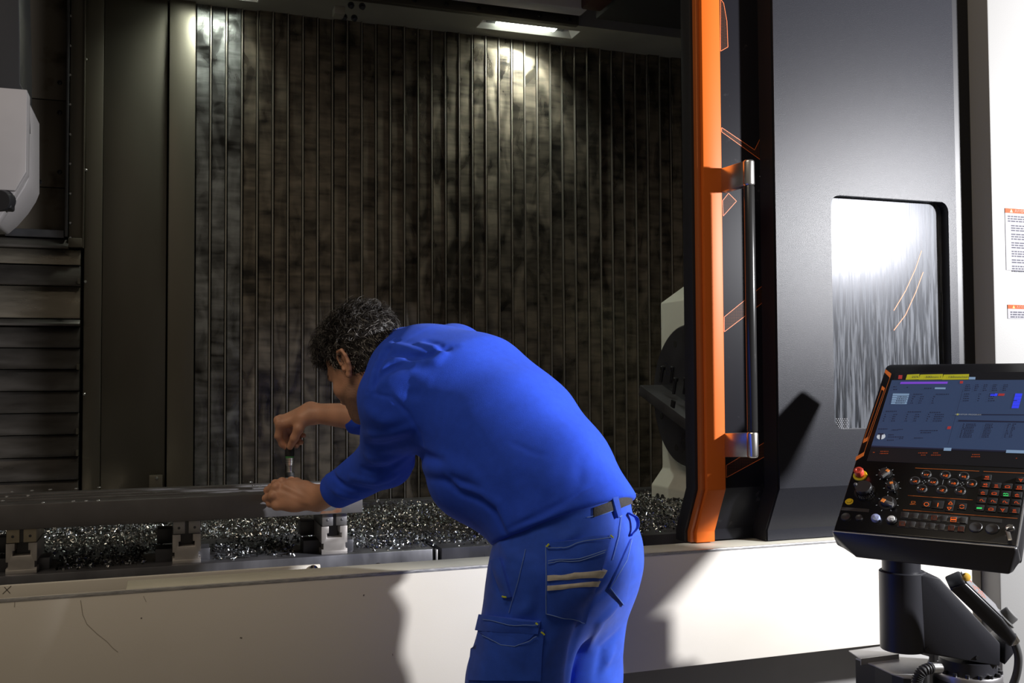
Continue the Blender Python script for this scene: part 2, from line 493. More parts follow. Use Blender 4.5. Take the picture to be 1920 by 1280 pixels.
# machine lamps
M_LED = mat('white_led_lens', (0.9, 1.0, 0.86), 0.3, emit=9.0, ecol=(0.92, 1.0, 0.86))
def led_lamp(k, label):
    xa, xb = LAMPS[k]
    t = thing('machine_lamp', label, 'lamp', ((xa + xb) / 2, (YR0 + YR1) / 2, ZC), group='recessed chamber lamps')
    tray = B()
    tray.box(xa, xb, YR0, YR1, ZC + 0.045, ZC + 0.05)
    tray.prism([(xa, YR0, ZC), (xa + 0.004, YR0, ZC), (xa + 0.03, YR0, ZC + 0.045), (xa, YR0, ZC + 0.045)], (0, YR1 - YR0, 0))
    tray.prism([(xb, YR0, ZC), (xb - 0.004, YR0, ZC), (xb - 0.03, YR0, ZC + 0.045), (xb, YR0, ZC + 0.045)], (0, YR1 - YR0, 0))
    tray.prism([(xa, YR1, ZC), (xa, YR1 - 0.004, ZC), (xa, YR1 - 0.02, ZC + 0.045), (xa, YR1, ZC + 0.045)], (xb - xa, 0, 0))
    tray.build('recess_tray', M_WHITE, t, smooth=0)
    m = (xa + xb) / 2 - 0.01
    h = (xb - xa) * 0.30
    ym = (YR0 + YR1) / 2
    B().box(m - h - 0.04, m + h + 0.05, ym - 0.032, ym + 0.032, ZC + 0.022, ZC + 0.045).build('housing', M_STEELD, t, 0.003)
    B().box(m - h, m + h, ym - 0.021, ym + 0.021, ZC + 0.010, ZC + 0.024).build('lens', M_LED, t, 0.002)
    al = bpy.data.lights.new('led_strip', 'AREA')
    al.shape = 'RECTANGLE'; al.size = 2 * h; al.size_y = 0.04
    al.spread = math.radians(115)
    al.energy = 8 if k == 0 else 3
    al.color = (0.93, 1.0, 0.86)
    ao = bpy.data.objects.new('led_strip', al)
    COL.objects.link(ao)
    ao.parent = t
    ao.location = Vector((m, ym, ZC + 0.006)) - t.location
    ao.rotation_euler = (math.radians(12), math.radians(12), 0)
    return t
led_lamp(0, 'lit rectangular LED lamp recessed in the roof beam above the bending person')
led_lamp(1, 'LED lamp recess at the top edge above the bright slats')

# machine base under the guard
mb = B().box(-3.5, 4.6, 2.62, 2.72, 0.0, 0.80).build('lower_enclosure', mat('grey_base_paint', (0.20, 0.195, 0.19), 0.55, var=0.1, scale=3), smooth=0)
props(mb, 'dark grey lower enclosure set back under the white guard', 'machine panel')
cf = B().box(-1.7, 4.6, 2.72, YB + 0.05, 0.70, 0.76).build('chamber_floor', M_DARK, smooth=0)
props(cf, 'dark bed of the machining chamber under the metal chips', 'machine bed', kind='structure')
# ------------------------------------------------------------------ white front guard
YG, ZG0, ZG1 = 2.40, 0.56, 0.868
gd = thing('front_guard', 'long white painted guard panel with scuffed grey top edge below the work table', 'machine guard', (0.8, YG, ZG0))
xl = at_y(1858, 300, 2.33)[0] - 0.004
B().box(-3.2, xl, YG, YG + 0.02, ZG0, ZG1).build('front_sheet', M_SCUFF, gd, 0.003)
xs = at_y(237, 1100, YG + .05)[0]
B().box(xs, xl, YG + 0.012, YG + 0.125, ZG1 - 0.014, ZG1 - 0.001).build('top_lip', mat('lip_cream_paint', (0.62, 0.60, 0.50), 0.5, var=0.1, scale=9), gd, 0.002)
B().box(-3.2, xl, YG - 0.0012, YG + 0.004, ZG1 - 0.006, ZG1 + 0.0012).build('worn_edge', mat('worn_bare_edge', (0.30, 0.30, 0.31), 0.4, metal=0.6, col2=(0.62, 0.61, 0.60), scale=60, stretch=(1, 8, 8)), gd, 0.001)
xr = at_y(601, 1060, 2.60)[0]
zr = at_y(600, 1058, 2.60)[2]
B().box(-3.2, xr, 2.60, 2.612, 0.76, zr).build('rear_plate', M_SCUFF, gd, 0.003)
B().lathe([(0.014, 0), (0.014, 0.004), (0.009, 0.011), (0.0, 0.012)], at_y(587, 1069, 2.60), (0, -1, 0), 16).build('dome_bolt', M_CHROME, gd)
B().box(-3.2, xl, YG + 0.02, 2.62, ZG0, ZG0 + 0.015).build('bottom_flange', M_SCUFF, gd, 0.002)
M_MARK = mat('pencil_grey_mark', (0.16, 0.14, 0.12), 0.6)
def scratch(px, w=0.0009, parent=gd, Y=YG, m=M_MARK, name='scratch'):
    b = B()
    P = [at_y(x, y, Y - 0.0004) for x, y in px]
    for p, q in zip(P[:-1], P[1:]):
        d = (q - p) / (np.linalg.norm(q - p) + 1e-9)
        n = np.array([-d[2], 0, d[0]]) * w / 2
        b.quad(p + n, p - n, q - n, q + n)
    return b.build(name, m, parent, smooth=0)
M_SCR = mat('faint_scratch', (0.40, 0.36, 0.31), 0.6)
scratch([(151, 1125), (155, 1152), (163, 1170), (182, 1188), (200, 1202), (212, 1215), (221, 1222)], 0.0016, m=M_SCR)
scratch([(269, 1117), (274, 1128)], 0.0012, m=M_SCR)
scratch([(28, 1122), (27, 1138)], 0.0014, m=M_SCR)
scratch([(450, 1195), (454, 1196)], 0.003)
scratch([(264, 1158), (266, 1159)], 0.003)
scratch([(681, 1115), (683, 1116)], 0.004)
scratch([(736, 1225), (736.5, 1229)], 0.0012)
scratch([(5, 1113), (21, 1098)], 0.0018, Y=2.60)
scratch([(8, 1100), (19, 1112)], 0.0018, Y=2.60)

# ------------------------------------------------------------------ work table slabs
ZT = 0.850
YT = 2.785
def slab(x0, x1, label, name='table_slab'):
    t = thing(name, label, 'machine table', ((x0 + x1) / 2, YT + 0.2, 0.76))
    c = 0.035
    poly = [(x0, YT, 0.76), (x1 - c * 0.2, YT, 0.76), (x1, YT + c * 0.4, 0.76), (x1, YT + 0.42, 0.76), (x0, YT + 0.42, 0.76)]
    B().prism(poly, (0, 0, ZT - 0.76)).build('slab', M_SLAB, t, 0.0025)
    return t
xA = at_y(815, 1040, YT)[0]
xB0 = at_y(828, 1040, YT)[0]
s1 = slab(-2.6, xA, 'oily dark steel table slab carrying the three small vises')
hb = at_y(709, 1061, YT - 0.0006)
B().lathe([(0.0095, 0), (0.0095, 0.001)], hb, (0, 1, 0), 20).build('lifting_hole', M_DARK, s1)
s2 = slab(xB0, 2.15, 'second oily table slab behind the person beyond the gap')
B().lathe([(0.0095, 0), (0.0095, 0.001)], at_y(933, 1043, YT - 0.0006), (0, 1, 0), 20).build('lifting_hole', M_DARK, s2)
B().box(xA + 0.004, xA + 0.010, YT + 0.004, YT + 0.02, 0.77, ZT - 0.003).build('edge_strip', M_STEEL, s1, 0.001)

# ------------------------------------------------------------------ three vises
YV = 2.805
def make_vise(px, label):
    c = at_y(px, 1045, YV)
    cx = c[0]
    t = thing('clamping_vise', label, 'vise', (cx, YV, ZT), group='vises holding up the steel bar')
    W = 0.036
    dy = 0.17
    z = lambda k: ZT + k
    # body profile (front view), mm from the slab
    L_ = [(-W, 0), (-0.009, 0), (-0.009, 0.006), (0.009, 0.006), (0.009, 0), (W, 0), (W, 0.014), (0.0305, 0.014), (0.0305, 0.030), (W, 0.030), (W, 0.077),
          (0.0155, 0.077), (0.0155, 0.058), (0.0205, 0.058), (0.0205, 0.045), (-0.0205, 0.045), (-0.0205, 0.058), (-0.0155, 0.058), (-0.0155, 0.077),
          (-W, 0.077), (-W, 0.030), (-0.0305, 0.030), (-0.0305, 0.014), (-W, 0.014)]
    B().prism([(cx + a, YV, z(b)) for a, b in L_], (0, dy, 0)).build('body', M_VISE, t, 0.0012)
    B().box(cx - W, cx + W, YV - 0.0015, YV + 0.018, ZT, ZT + 0.010).build('foot', M_VISE, t, 0.001)
    for s in (-1, 1):
        a, b = sorted((cx + s * 0.0045, cx + s * 0.0345))
        j = B().box(a, b, YV - 0.003, YV + dy, z(0.079), z(0.115)).build('jaw', M_STEEL if px > 100 else mat('brassy_steel', (0.55, 0.48, 0.36), 0.4, metal=0.6, var=0.15, scale=30), t, 0.001)
        B().lathe([(0.0028, 0), (0.0028, 0.001)], (cx + s * 0.020, YV - 0.0036, z(0.0945)), (0, 1, 0), 14).build('screw_hole', M_DARK, j)
        B().lathe([(0.0036, 0), (0.0028, 0.0004)], (cx + s * 0.020, YV - 0.0033, z(0.0945)), (0, -1, 0), 14).build('hole_rim', M_STEELD, j)
    B().box(cx - 0.0045, cx + 0.0045, YV + 0.004, YV + dy, z(0.079), z(0.113)).build('web', M_STEELD, t)
    B().box(cx - 0.0155, cx + 0.0155, YV + 0.045, YV + 0.055, z(0.045), z(0.077)).build('spindle_block', M_STEELD, t)
    return t, cx
VX = []
for px, lb in ((40, 'small brass-toned vise under the bar at the far left edge'), (350, 'small steel vise holding the middle of the bar'), (627, "small steel vise under the bar's right end, below the person's forearm")):
    v, cx = make_vise(px, lb)
    VX.append(cx)
    # step clamps beside each vise
    for s in (-1, 1):
        w = 0.048 if s < 0 else 0.030
        a, b = sorted((cx + s * 0.031, cx + s * (0.031 + w)))
        B().box(a, b, YV + 0.045, YV + 0.12, ZT, ZT + 0.034 - 0.004 * (s > 0)).build('side_clamp', M_STEELD if s < 0 else M_SLAB, v, 0.001)
        B().box(a + 0.004, b - 0.004, YV + 0.14, YV + 0.2, ZT + 0.034, ZT + 0.075).build('rear_clamp', M_STEELD, v, 0.001) if s < 0 else None

# ------------------------------------------------------------------ long grooved steel bar
YW0 = 2.775
z_top = at_y(400, 930, YW0)[2]
z_bot = ZT + 0.115
x_end = at_y(680, 930, YW0)[0]
x_start = -2.0
YW1 = YW0 + 0.29
bar = thing('steel_bar', 'long grooved grey steel bar clamped on the vises', 'workpiece', ((x_end + x_start) / 2, YW0 + 0.14, z_bot))
gro = [(0.075, 0.035), (0.135, 0.035), (0.205, 0.04)]
pr = [(0, z_bot), (0, z_top)]
for g, w in gro:
    pr += [(g, z_top), (g, z_top - 0.014), (g + w, z_top - 0.014), (g + w, z_top)]
pr += [(0.29, z_top), (0.29, z_bot)]
M_BAR = mat('machined_bar_steel', (0.13, 0.125, 0.13), 0.38, metal=0.5, var=0.10, scale=14, stretch=(1, 1, 1), rvar=0.08)
B().prism([(x_start, YW0 + a, b) for a, b in pr], (x_end - x_start, 0, 0)).build('bar_body', M_BAR, bar, 0.002)
# rust smear near the last vise
rb = B()
rc = [(632, 945), (641, 946), (640, 960), (625, 962), (600, 963), (604, 958), (622, 957), (631, 953)]
rb.prism([at_y(x, y, YW0 - 0.0004) for x, y in rc], (0, 0.0002, 0)).build('rust_stain', mat('rust_brown', (0.16, 0.05, 0.014), 0.7, col2=(0.17, 0.11, 0.075), scale=60), bar, smooth=0)
# tapped hole rims with coolant droplets on the top
db = [(23, 922), (60, 920), (94, 918), (143, 916), (186, 914), (13, 931), (53, 929), (5, 939), (79, 945), (136, 942), (160, 942), (183, 941), (470, 904), (476, 911), (487, 912), (556, 901)]
M_DROP = mat('clear_coolant_drop', (0.75, 0.77, 0.8), 0.05, metal=0.9)
for (x, y) in db:
    P = at_z(x, y, z_top)
    P[1] = max(P[1], YW0 + 0.012)
    B().lathe([(0.006, 0), (0.0055, 0.0015), (0.003, 0.003), (0.0, 0.0034)], P, (0, 0, 1), 12).build('coolant_drop', M_DROP, bar)

# ------------------------------------------------------------------ bore gauge standing on the bar
gx = at_y(543, 900, 2.86)
gz = z_top
gp = np.array([gx[0], 2.86, gz])
ga = thing('bore_gauge', 'slim silver measuring gauge with black cap held upright between both hands', 'measuring tool', tuple(gp))
def gz_at(py): return at_y(543, py, 2.86)[2] - gz
B().lathe([(0.011, 0.0), (0.011, gz_at(894)), (0.0095, gz_at(893))], gp, (0, 0, 1), 24).build('stem', mat('white_gauge_body', (0.8, 0.8, 0.8), 0.35), ga)
B().lathe([(0.0125, gz_at(894)), (0.0135, gz_at(892)), (0.0135, gz_at(886)), (0.0125, gz_at(884.5))], gp, (0, 0, 1), 24).build('black_ring', M_BLACKRUB, ga)
B().lathe([(0.0092, gz_at(885)), (0.0092, gz_at(873)), (0.0105, gz_at(872)), (0.0105, gz_at(870.5)), (0.0115, gz_at(869)), (0.0115, gz_at(853)), (0.012, gz_at(851))], gp, (0, 0, 1), 28).build('thimble', M_SATIN, ga)
for q in (881, 878, 875, 866, 862, 858):
    B().lathe([(0.0117 if q < 870 else 0.0094, gz_at(q)), (0.0117 if q < 870 else 0.0094, gz_at(q - 0.5))], gp, (0, 0, 1), 28).build('scale_line', M_STEELD, ga)
B().lathe([(0.0121, gz_at(858)), (0.0121, gz_at(854.5))], gp, (0, 0, 1), 28).build('green_label', mat('green_label', (0.05, 0.22, 0.06), 0.5), ga)
B().lathe([(0.0125, gz_at(854.5)), (0.0130, gz_at(853)), (0.0130, gz_at(836)), (0.0105, gz_at(833))], gp, (0, 0, 1), 24).build('black_cap', M_BLACKRUB, ga)

# ------------------------------------------------------------------ sliding door
YD = 2.395      # raised door face
YDR = 2.465     # recessed graphic panel
YO = 2.435      # orange strip face
door = thing('sliding_door', 'charcoal sliding machine door with orange leading edge, tall handle and wet window', 'machine door', (at_y(1560, 1000, YD)[0], YD, ZG1))
ZTOP = 3.3
def zb(py, px, Y): return at_y(px, py, Y)[2]
zk1 = zb(915, 1480, YD)        # where the door bends inwards
zk2 = zb(992, 1450, YD + 0.07)
zb0 = ZG1 + 0.002
def bent(b, x0, x1, Y, t, dy=0.062):
    """a vertical sheet whose foot bends inwards, as in the photo"""
    pts = [(Y, ZTOP), (Y, zk1), (Y + dy, zk2), (Y + dy, zb0), (Y + dy + t, zb0), (Y + dy + t, zk2), (Y + t, zk1), (Y + t, ZTOP)]
    return b.prism([(x0, y, z) for y, z in pts], (x1 - x0, 0, 0))
xO0, xO1 = at_y(1321, 500, YO)[0], at_y(1356, 500, YO)[0]
bent(B(), xO0, xO1, YO, 0.03).build('orange_edge', M_ORANGE, door, 0.003)
bent(B(), xO0 - 0.012, xO0 + 0.001, YO + 0.012, 0.05).build('orange_return', mat('shaded_orange_paint', (0.42, 0.10, 0.015), 0.4), door, 0.002)  # left return in a darker orange, its shade put into the colour
bent(B(), xO0 - 0.022, xO0 - 0.011, YO + 0.03, 0.05).build('rubber_seal', M_BLACKRUB, door, 0.001)
xD0 = at_y(1456, 500, YD)[0]
xD1 = at_y(1791, 300, YD)[0]
bent(B(), xO1 - 0.002, xD0 + 0.05, YDR, 0.03).build('graphic_panel', M_DOORGLOSS, door, smooth=0)
# raised panel with the window opening
wx0, wx1 = at_y(1560, 600, YD)[0], at_y(1784, 600, YD)[0]
wz1, wz0 = zb(370, 1672, YD), zb(806, 1600, YD)
T = 0.055
M_DOORSIDE = M_DOOR
def door_sheet():
    xsG = [xD0, wx0, wx1, xD1]
    lev = [(0, ZTOP), (0, wz1), (0, wz0), (0, zk1), (.062, zk2), (.062, zb0)]
    b = B(); v = []; f = []
    for t in (0, T):
        for dy, z in lev:
            for x in xsG: v.append((x, YD + dy + t, z))
    def i_(k, r_, c_): return k * 24 + r_ * 4 + c_
    for k in (0, 1):
        for r_ in range(5):
            for c_ in range(3):
                if (r_, c_) == (1, 1): continue
                f.append((i_(k, r_, c_), i_(k, r_, c_ + 1), i_(k, r_ + 1, c_ + 1), i_(k, r_ + 1, c_)))
    rim = [(0, c) for c in range(4)] + [(r, 3) for r in range(1, 6)] + [(5, c) for c in (2, 1, 0)] + [(r, 0) for r in (4, 3, 2, 1)]
    for (p, q) in zip(rim, rim[1:] + rim[:1]): f.append((i_(0, *p), i_(1, *p), i_(1, *q), i_(0, *q)))
    hole = [(1, 1), (1, 2), (2, 2), (2, 1)]
    for (p, q) in zip(hole, hole[1:] + hole[:1]): f.append((i_(0, *p), i_(1, *p), i_(1, *q), i_(0, *q)))
    return b.add(v, f)
door_sheet().build('door_panel', M_DOOR, door, smooth=0)
bent(B(), xD0 - 0.004, xD0 + 0.0005, YD + 0.006, T + 0.03).build('panel_side_trim', M_BLACK, door, smooth=0)
# window: black reveal with round corners, pane set back
def rrect(x0, x1, z0, z1, r, n=6):
    out = []
    for cx, cz, a0 in ((x1 - r, z1 - r, 0), (x0 + r, z1 - r, 90), (x0 + r, z0 + r, 180), (x1 - r, z0 + r, 270)):
        for k in range(n + 1):
            q = math.radians(a0 + 90 * k / n)
            out.append((cx + r * math.cos(q), cz + r * math.sin(q)))
    return out
def ring(outer, inner, Y0, Y1):
    b = B()
    n = len(outer)
    v = [(x, Y0, z) for x, z in outer] + [(x, Y0, z) for x, z in inner] + [(x, Y1, z) for x, z in inner] + [(x, Y1, z) for x, z in outer]
    f = []
    for i in range(n):
        j = (i + 1) % n
        f += [(i, j, n + j, n + i), (n + i, n + j, 2 * n + j, 2 * n + i), (2 * n + i, 2 * n + j, 3 * n + j, 3 * n + i)]
    return b.add(v, f)
ro = rrect(wx0, wx1, wz0, wz1, 0.0005)
ri = rrect(wx0 + 0.003, wx1 - 0.003, wz0 + 0.003, wz1 - 0.003, 0.03)
# corner fillets in door colour then the black reveal
ring(ro, ri, YD, YD + 0.004).build('corner_fillet', M_DOOR, door, smooth=0)
ri2 = rrect(wx0 + 0.0035, wx1 - 0.0035, wz0 + 0.0035, wz1 - 0.0035, 0.03)
ring(ri, ri2, YD + 0.002, YD + 0.034).build('window_reveal', M_BLACK, door, smooth=0)

def wet_glass():
    m = bpy.data.materials.new('wet_safety_glass')
    m.use_nodes = True
    nt = m.node_tree; N = nt.nodes; L = nt.links
    p = N['Principled BSDF']
    p.inputs['Base Color'].default_value = (0.17, 0.18, 0.20, 1)
    p.inputs['Specular IOR Level'].default_value = 0.05
    p.inputs['Roughness'].default_value = 0.36
    tc = N.new('ShaderNodeTexCoord')
    mp = N.new('ShaderNodeMapping'); mp.inputs['Scale'].default_value = (1, 1, 0.06)
    L.new(tc.outputs['Object'], mp.inputs['Vector'])
    wr = N.new('ShaderNodeTexNoise'); wr.inputs['Scale'].default_value = 150; wr.inputs['Detail'].default_value = 4; wr.inputs['Distortion'].default_value = 0.5
    L.new(mp.outputs['Vector'], wr.inputs['Vector'])
    r = N.new('ShaderNodeValToRGB')
    r.color_ramp.elements[0].position, r.color_ramp.elements[1].position = 0.44, 0.60
    L.new(wr.outputs['Fac'], r.inputs['Fac'])
    # more film towards the top: haze of the key light put into the mix
    sx = N.new('ShaderNodeSeparateXYZ'); L.new(tc.outputs['Object'], sx.inputs['Vector'])
    g = N.new('ShaderNodeMapRange'); g.clamp = True
    g.inputs['From Min'].default_value, g.inputs['From Max'].default_value = float(wz0 - ZG1), float(wz1 - ZG1)
    g.inputs['To Min'].default_value, g.inputs['To Max'].default_value = 0.04, 0.24
    L.new(sx.outputs['Z'], g.inputs['Value'])
    mm = N.new('ShaderNodeMath'); mm.operation = 'MULTIPLY_ADD'
    L.new(r.outputs['Color'], mm.inputs[0]); mm.inputs[1].default_value = 0.42; L.new(g.outputs['Result'], mm.inputs[2])
    tr = N.new('ShaderNodeBsdfTransparent'); tr.inputs['Color'].default_value = (0.50, 0.52, 0.55, 1)
    gl = N.new('ShaderNodeBsdfGlossy'); gl.inputs['Roughness'].default_value = 0.22; gl.inputs['Color'].default_value = (0.4, 0.4, 0.42, 1)
    bp = N.new('ShaderNodeBump'); bp.inputs['Distance'].default_value = 0.002; bp.inputs['Strength'].default_value = 0.6
    L.new(wr.outputs['Fac'], bp.inputs['Height']); L.new(bp.outputs['Normal'], p.inputs['Normal'])
    m1 = N.new('ShaderNodeMixShader'); m1.inputs[0].default_value = 0.03
    L.new(tr.outputs[0], m1.inputs[1]); L.new(gl.outputs[0], m1.inputs[2])
    m2 = N.new('ShaderNodeMixShader')
    L.new(mm.outputs[0], m2.inputs[0]); L.new(m1.outputs[0], m2.inputs[1]); L.new(p.outputs[0], m2.inputs[2])
    L.new(m2.outputs[0], N['Material Output'].inputs['Surface'])
    return m
pane = B().prism([(x, YD + 0.030, z) for x, z in rrect(wx0 + 0.0036, wx1 - 0.0036, wz0 + 0.0036, wz1 - 0.0036, 0.03)], (0, 0.006, 0)).build('window_pane', wet_glass(), door, smooth=0, label='wet streaked safety glass pane')
def strip_print(pts, w, m, parent, name, Y):
    b = B()
    P = [at_y(x, y, Y) for x, y in pts]
    for p, q in zip(P[:-1], P[1:]):
        d = (q - p) / (np.linalg.norm(q - p) + 1e-9)
        n = np.array([-d[2], 0, d[0]]) * w / 2
        b.quad(p + n, p - n, q - n, q + n)
    return b.build(name, m, parent, smooth=0)
for pts in ([(1728, 470), (1717, 503), (1698, 545), (1676, 582)], [(1731, 510), (1717, 548), (1698, 590), (1676, 619)]):
    strip_print(pts, 0.0022, M_ORANGE_LINE, door, 'pane_stripe', YD + 0.0294)
hc_ = B()
for r_ in range(6):
    for c_ in range(12):
        if r_ + c_ * 0.35 < 2.0 + 0.6 * r_ * 1.6 or c_ < 4:
            P = at_y(1568 + c_ * 4 + (r_ % 2) * 2, 785 + r_ * 3.4, YD + 0.0292)
            q_ = [(P[0] + 0.0021 * math.cos(math.radians(60 * k)), YD + 0.0292, P[2] + 0.0021 * math.sin(math.radians(60 * k))) for k in range(6)]
            hc_.add(q_, [(0, 1, 2, 3, 4, 5)])
hc_.build('honeycomb_print', mat('grey_honeycomb_ink', (0.10, 0.10, 0.11), 0.5), pane, smooth=0)['kind'] = 'stuff'
# orange outline graphics on the recessed panel
def dotted():
    m = bpy.data.materials.new('dotted_print')
    m.use_nodes = True
    nt = m.node_tree; N = nt.nodes; L = nt.links
    p = N['Principled BSDF']; p.inputs['Roughness'].default_value = 0.4; p.inputs['Specular IOR Level'].default_value = 0.08
    tc = N.new('ShaderNodeTexCoord')
    vo = N.new('ShaderNodeTexVoronoi'); vo.inputs['Scale'].default_value = 230; vo.inputs['Randomness'].default_value = 0.0
    L.new(tc.outputs['Object'], vo.inputs['Vector'])
    lt = N.new('ShaderNodeMath'); lt.operation = 'LESS_THAN'; lt.inputs[1].default_value = 0.22
    L.new(vo.outputs['Distance'], lt.inputs[0])
    mx = N.new('ShaderNodeMix'); mx.data_type = 'RGBA'
    mx.inputs['A'].default_value = (0.011, 0.010, 0.011, 1); mx.inputs['B'].default_value = (0.20, 0.06, 0.02, 1)
    L.new(lt.outputs[0], mx.inputs['Factor']); L.new(mx.outputs['Result'], p.inputs['Base Color'])
    return m
M_DOT = dotted()
def graphic(poly, closed=True):
    B().prism([at_y(x, y, YDR - 0.0006) for x, y in poly], (0, 0.0003, 0)).build('dotted_graphic', M_DOT, door, smooth=0)
    pp = poly + [poly[0]] if closed else poly
    strip_print(pp, 0.0016, M_ORANGE_LINE, door, 'orange_outline', YDR - 0.0008)
graphic([(1351, -2), (1357, 6), (1363, 40), (1365, 88), (1351, 96)])
graphic([(1353, 239), (1415, 281), (1429, 252), (1432, 258), (1432, 298), (1428, 301), (1353, 247)])
graphic([(1355, 376), (1366, 362), (1381, 377), (1356, 405)])
graphic([(1358, 594), (1434, 532), (1434, 564), (1358, 622)])
graphic([(1362, 872), (1439, 826), (1439, 853), (1362, 895)])
B().prism([at_y(x, y, YDR - 0.0007) for x, y in ((1424, 330), (1430, 330), (1434, 339), (1434, 347))], (0, 0.0003, 0)).build('logo_letter', mat('grey_print', (0.45, 0.45, 0.45), 0.5), door, smooth=0)
# handle
YH = YO - 0.085
hx = at_y(1404, 330, YH)
hpx = lambda py: at_y(1404 + (py - 300) * 0.0075, py, YH)
hg = B()
hz1, hz0 = hpx(349)[2], hpx(809)[2]
xh = hx[0]
grip = B().lathe([(0.0135, 0), (0.0148, 0.003), (0.0148, hz1 - hz0 - 0.003), (0.0135, hz1 - hz0)], (xh, YH, hz0), (0, 0, 1), 28).build('handle_grip', mat('black_grip_coat', (0.02, 0.02, 0.02), 0.22), door)
for nm, pa, pb in (('a', 300, 349), ('b', 809, 858)):
    za, zb_ = hpx(pa)[2], hpx(pb)[2]
    br = B()
    br.lathe([(0.012, 0), (0.0155, 0.004), (0.0155, abs(za - zb_) - 0.004), (0.012, abs(za - zb_))], (xh, YH, min(za, zb_)), (0, 0, 1), 24)
    br.prism([(xh - 0.010, YH + 0.004, z_) for z_ in ()] or [(xO1 - 0.004, YO + 0.004, zb_ - 0.004), (xO1 + 0.016, YO + 0.012, zb_ - 0.004), (xh + 0.012, YH, zb_ + 0.002), (xh - 0.012, YH, zb_ + 0.002)], (0, 0, za - zb_ - 0.004))
    br.build('handle_bracket', M_SATIN, door, 0.0025)

# ------------------------------------------------------------------ post and white cabinet right of the door
pc = B().box(xD1 + 0.004, at_y(1858, 300, 2.33)[0] - 0.002, YD + 0.012, YD + 0.14, 0.872, 3.3).build('door_post', M_BLACK, smooth=0)
props(pc, 'plain black post between the charcoal door and the white cabinet', 'machine post')
YC = 2.33
xc0 = at_y(1858, 300, YC)[0]
cab = thing('electrical_cabinet', 'tall white machine cabinet with two warning notices at the right edge', 'cabinet', (xc0 + .3, YC, 0.3))
B().box(xc0, xc0 + 0.9, YC, YC + 0.28, 0.25, 3.3).build('cabinet_body', mat('cabinet_white_paint', (0.26, 0.257, 0.25), 0.45, spec=0.2, bump=0.0002, bscale=300), cab, 0.006)
def notice(px0, py0, px1, py1, hh, lines, word):
    Y = YC - 0.001
    a, b = at_y(px0, py0, Y), at_y(px0, py1, Y)
    w = px1
    x0, x1 = a[0], a[0] + w
    z1, z0 = a[2], b[2]
    s = B().box(x0, x1, Y - 0.0006, Y + 0.001, z0, z1).build('warning_notice', mat('white_sticker', (0.235, 0.23, 0.245), 0.5, spec=0.1), cab, smooth=0)
    B().box(x0, x1, Y - 0.0010, Y, z1 - hh, z1).build('orange_header', mat('orange_sticker', (0.30, 0.05, 0.008), 0.5, spec=0.1), s, smooth=0)
    tri = [(x0 + 0.018, z1 - hh * 0.85), (x0 + 0.018 + hh * 0.8, z1 - hh * 0.85), (x0 + 0.018 + hh * 0.4, z1 - hh * 0.12)]
    B().prism([(x, Y - 0.0014, z) for x, z in tri], (0, 0.0003, 0)).build('warning_triangle', mat('yellow_print', (0.5, 0.3, 0.02), 0.4), s, smooth=0)
    text_mesh('heading', word, (x0 + 0.018 + hh * 1.3, Y - 0.0013, z1 - hh * 0.5), (1, 0, 0), (0, 0, 1), hh * 0.95, mat('dark_red_print', (0.35, 0.08, 0.03), 0.5), s, align='LEFT')
    rr = random.Random(len(lines))
    b_ = B()
    for (f, n) in lines:
        for k in range(n):
            z = z1 - hh - f - k * 0.0072
            x = x0 + (0.010 if f < 0.02 else 0.022)
            e = x1 - 0.012 if k < n - 1 else x1 - 0.05
            while x < e:
                l = rr.uniform(0.006, 0.018)
                b_.box(x, min(x + l, e), Y - 0.0010, Y - 0.0005, z, z + 0.0035)
                x += l + 0.003
    b_.build('fine_print', mat('grey_fine_print', (0.04, 0.04, 0.055), 0.5, spec=0.1), s, smooth=0)
notice(1884, 390, 0.19, 506, 0.014, [(0.012, 3), (0.040, 3), (0.066, 3), (0.092, 3), (0.118, 3), (0.144, 2), (0.163, 3)], 'AVVERTENZA')
notice(1889, 571, 0.15, 597, 0.012, [(0.012, 3)], 'AVVERTENZA')

# ------------------------------------------------------------------ rotary table unit at the back right
z_r = 0.79
pF = at_z(1226, 940, z_r)
XR = at_y(1240, 740, pF[1])[0]
def at_x(x, y, X):
    d = ray(x, y)
    return CAM + d * X / d[0]
YFar = at_x(1240, 740, XR)[1]
rot = thing('rotary_table', 'pale rotary table unit with dark round faceplate standing in the chips by the door', 'rotary table', (XR + 0.2, YFar - 0.5, z_r - 0.05))
M_RCREAM = mat('cream_cast_paint', (0.74, 0.74, 0.66), 0.45, var=0.05, scale=4)
zt_f = at_x(1240, 568, XR)[2]
zk = at_x(1240, 876, XR)[2]
zlow = at_x(1226, 908, XR - 0.05)[2]
YNear = YFar - 1.05
rbm = B()
rbm.prism([(XR, YFar, zk), (XR, YFar, zt_f), (XR + 0.12, YFar, zt_f + 0.08), (XR + 0.55, YFar, zt_f + 0.08), (XR + 0.55, YFar, z_r - .05), (XR - 0.055, YFar, z_r - .05), (XR - 0.055, YFar, zlow)], (0, YNear - YFar, 0))
rbm.build('housing', M_RCREAM, rot, 0.006)
cD = at_x(1307, 742, XR)
cD[0] = XR
Rd = 0.5 * (at_x(1307, 606, XR)[2] - at_x(1307, 868, XR)[2]) * 1.02
B().lathe([(Rd, -0.005), (Rd, 0.045), (Rd - 0.006, 0.05)], cD, (-1, 0, 0), 64).build('faceplate', mat('blued_faceplate', (0.12, 0.125, 0.14), 0.33, metal=0.8, var=0.2, scale=6, rvar=0.1), rot)
for q in range(8):
    a = math.radians(22.5 + 45 * q)
    c = cD + np.array([-0.0512, math.cos(a) * Rd * 0.80, math.sin(a) * Rd * 0.80])
    B().lathe([(0.014, 0), (0.014, 0.002)], c, (1, 0, 0), 14).build('bolt_hole', M_DARK, rot)
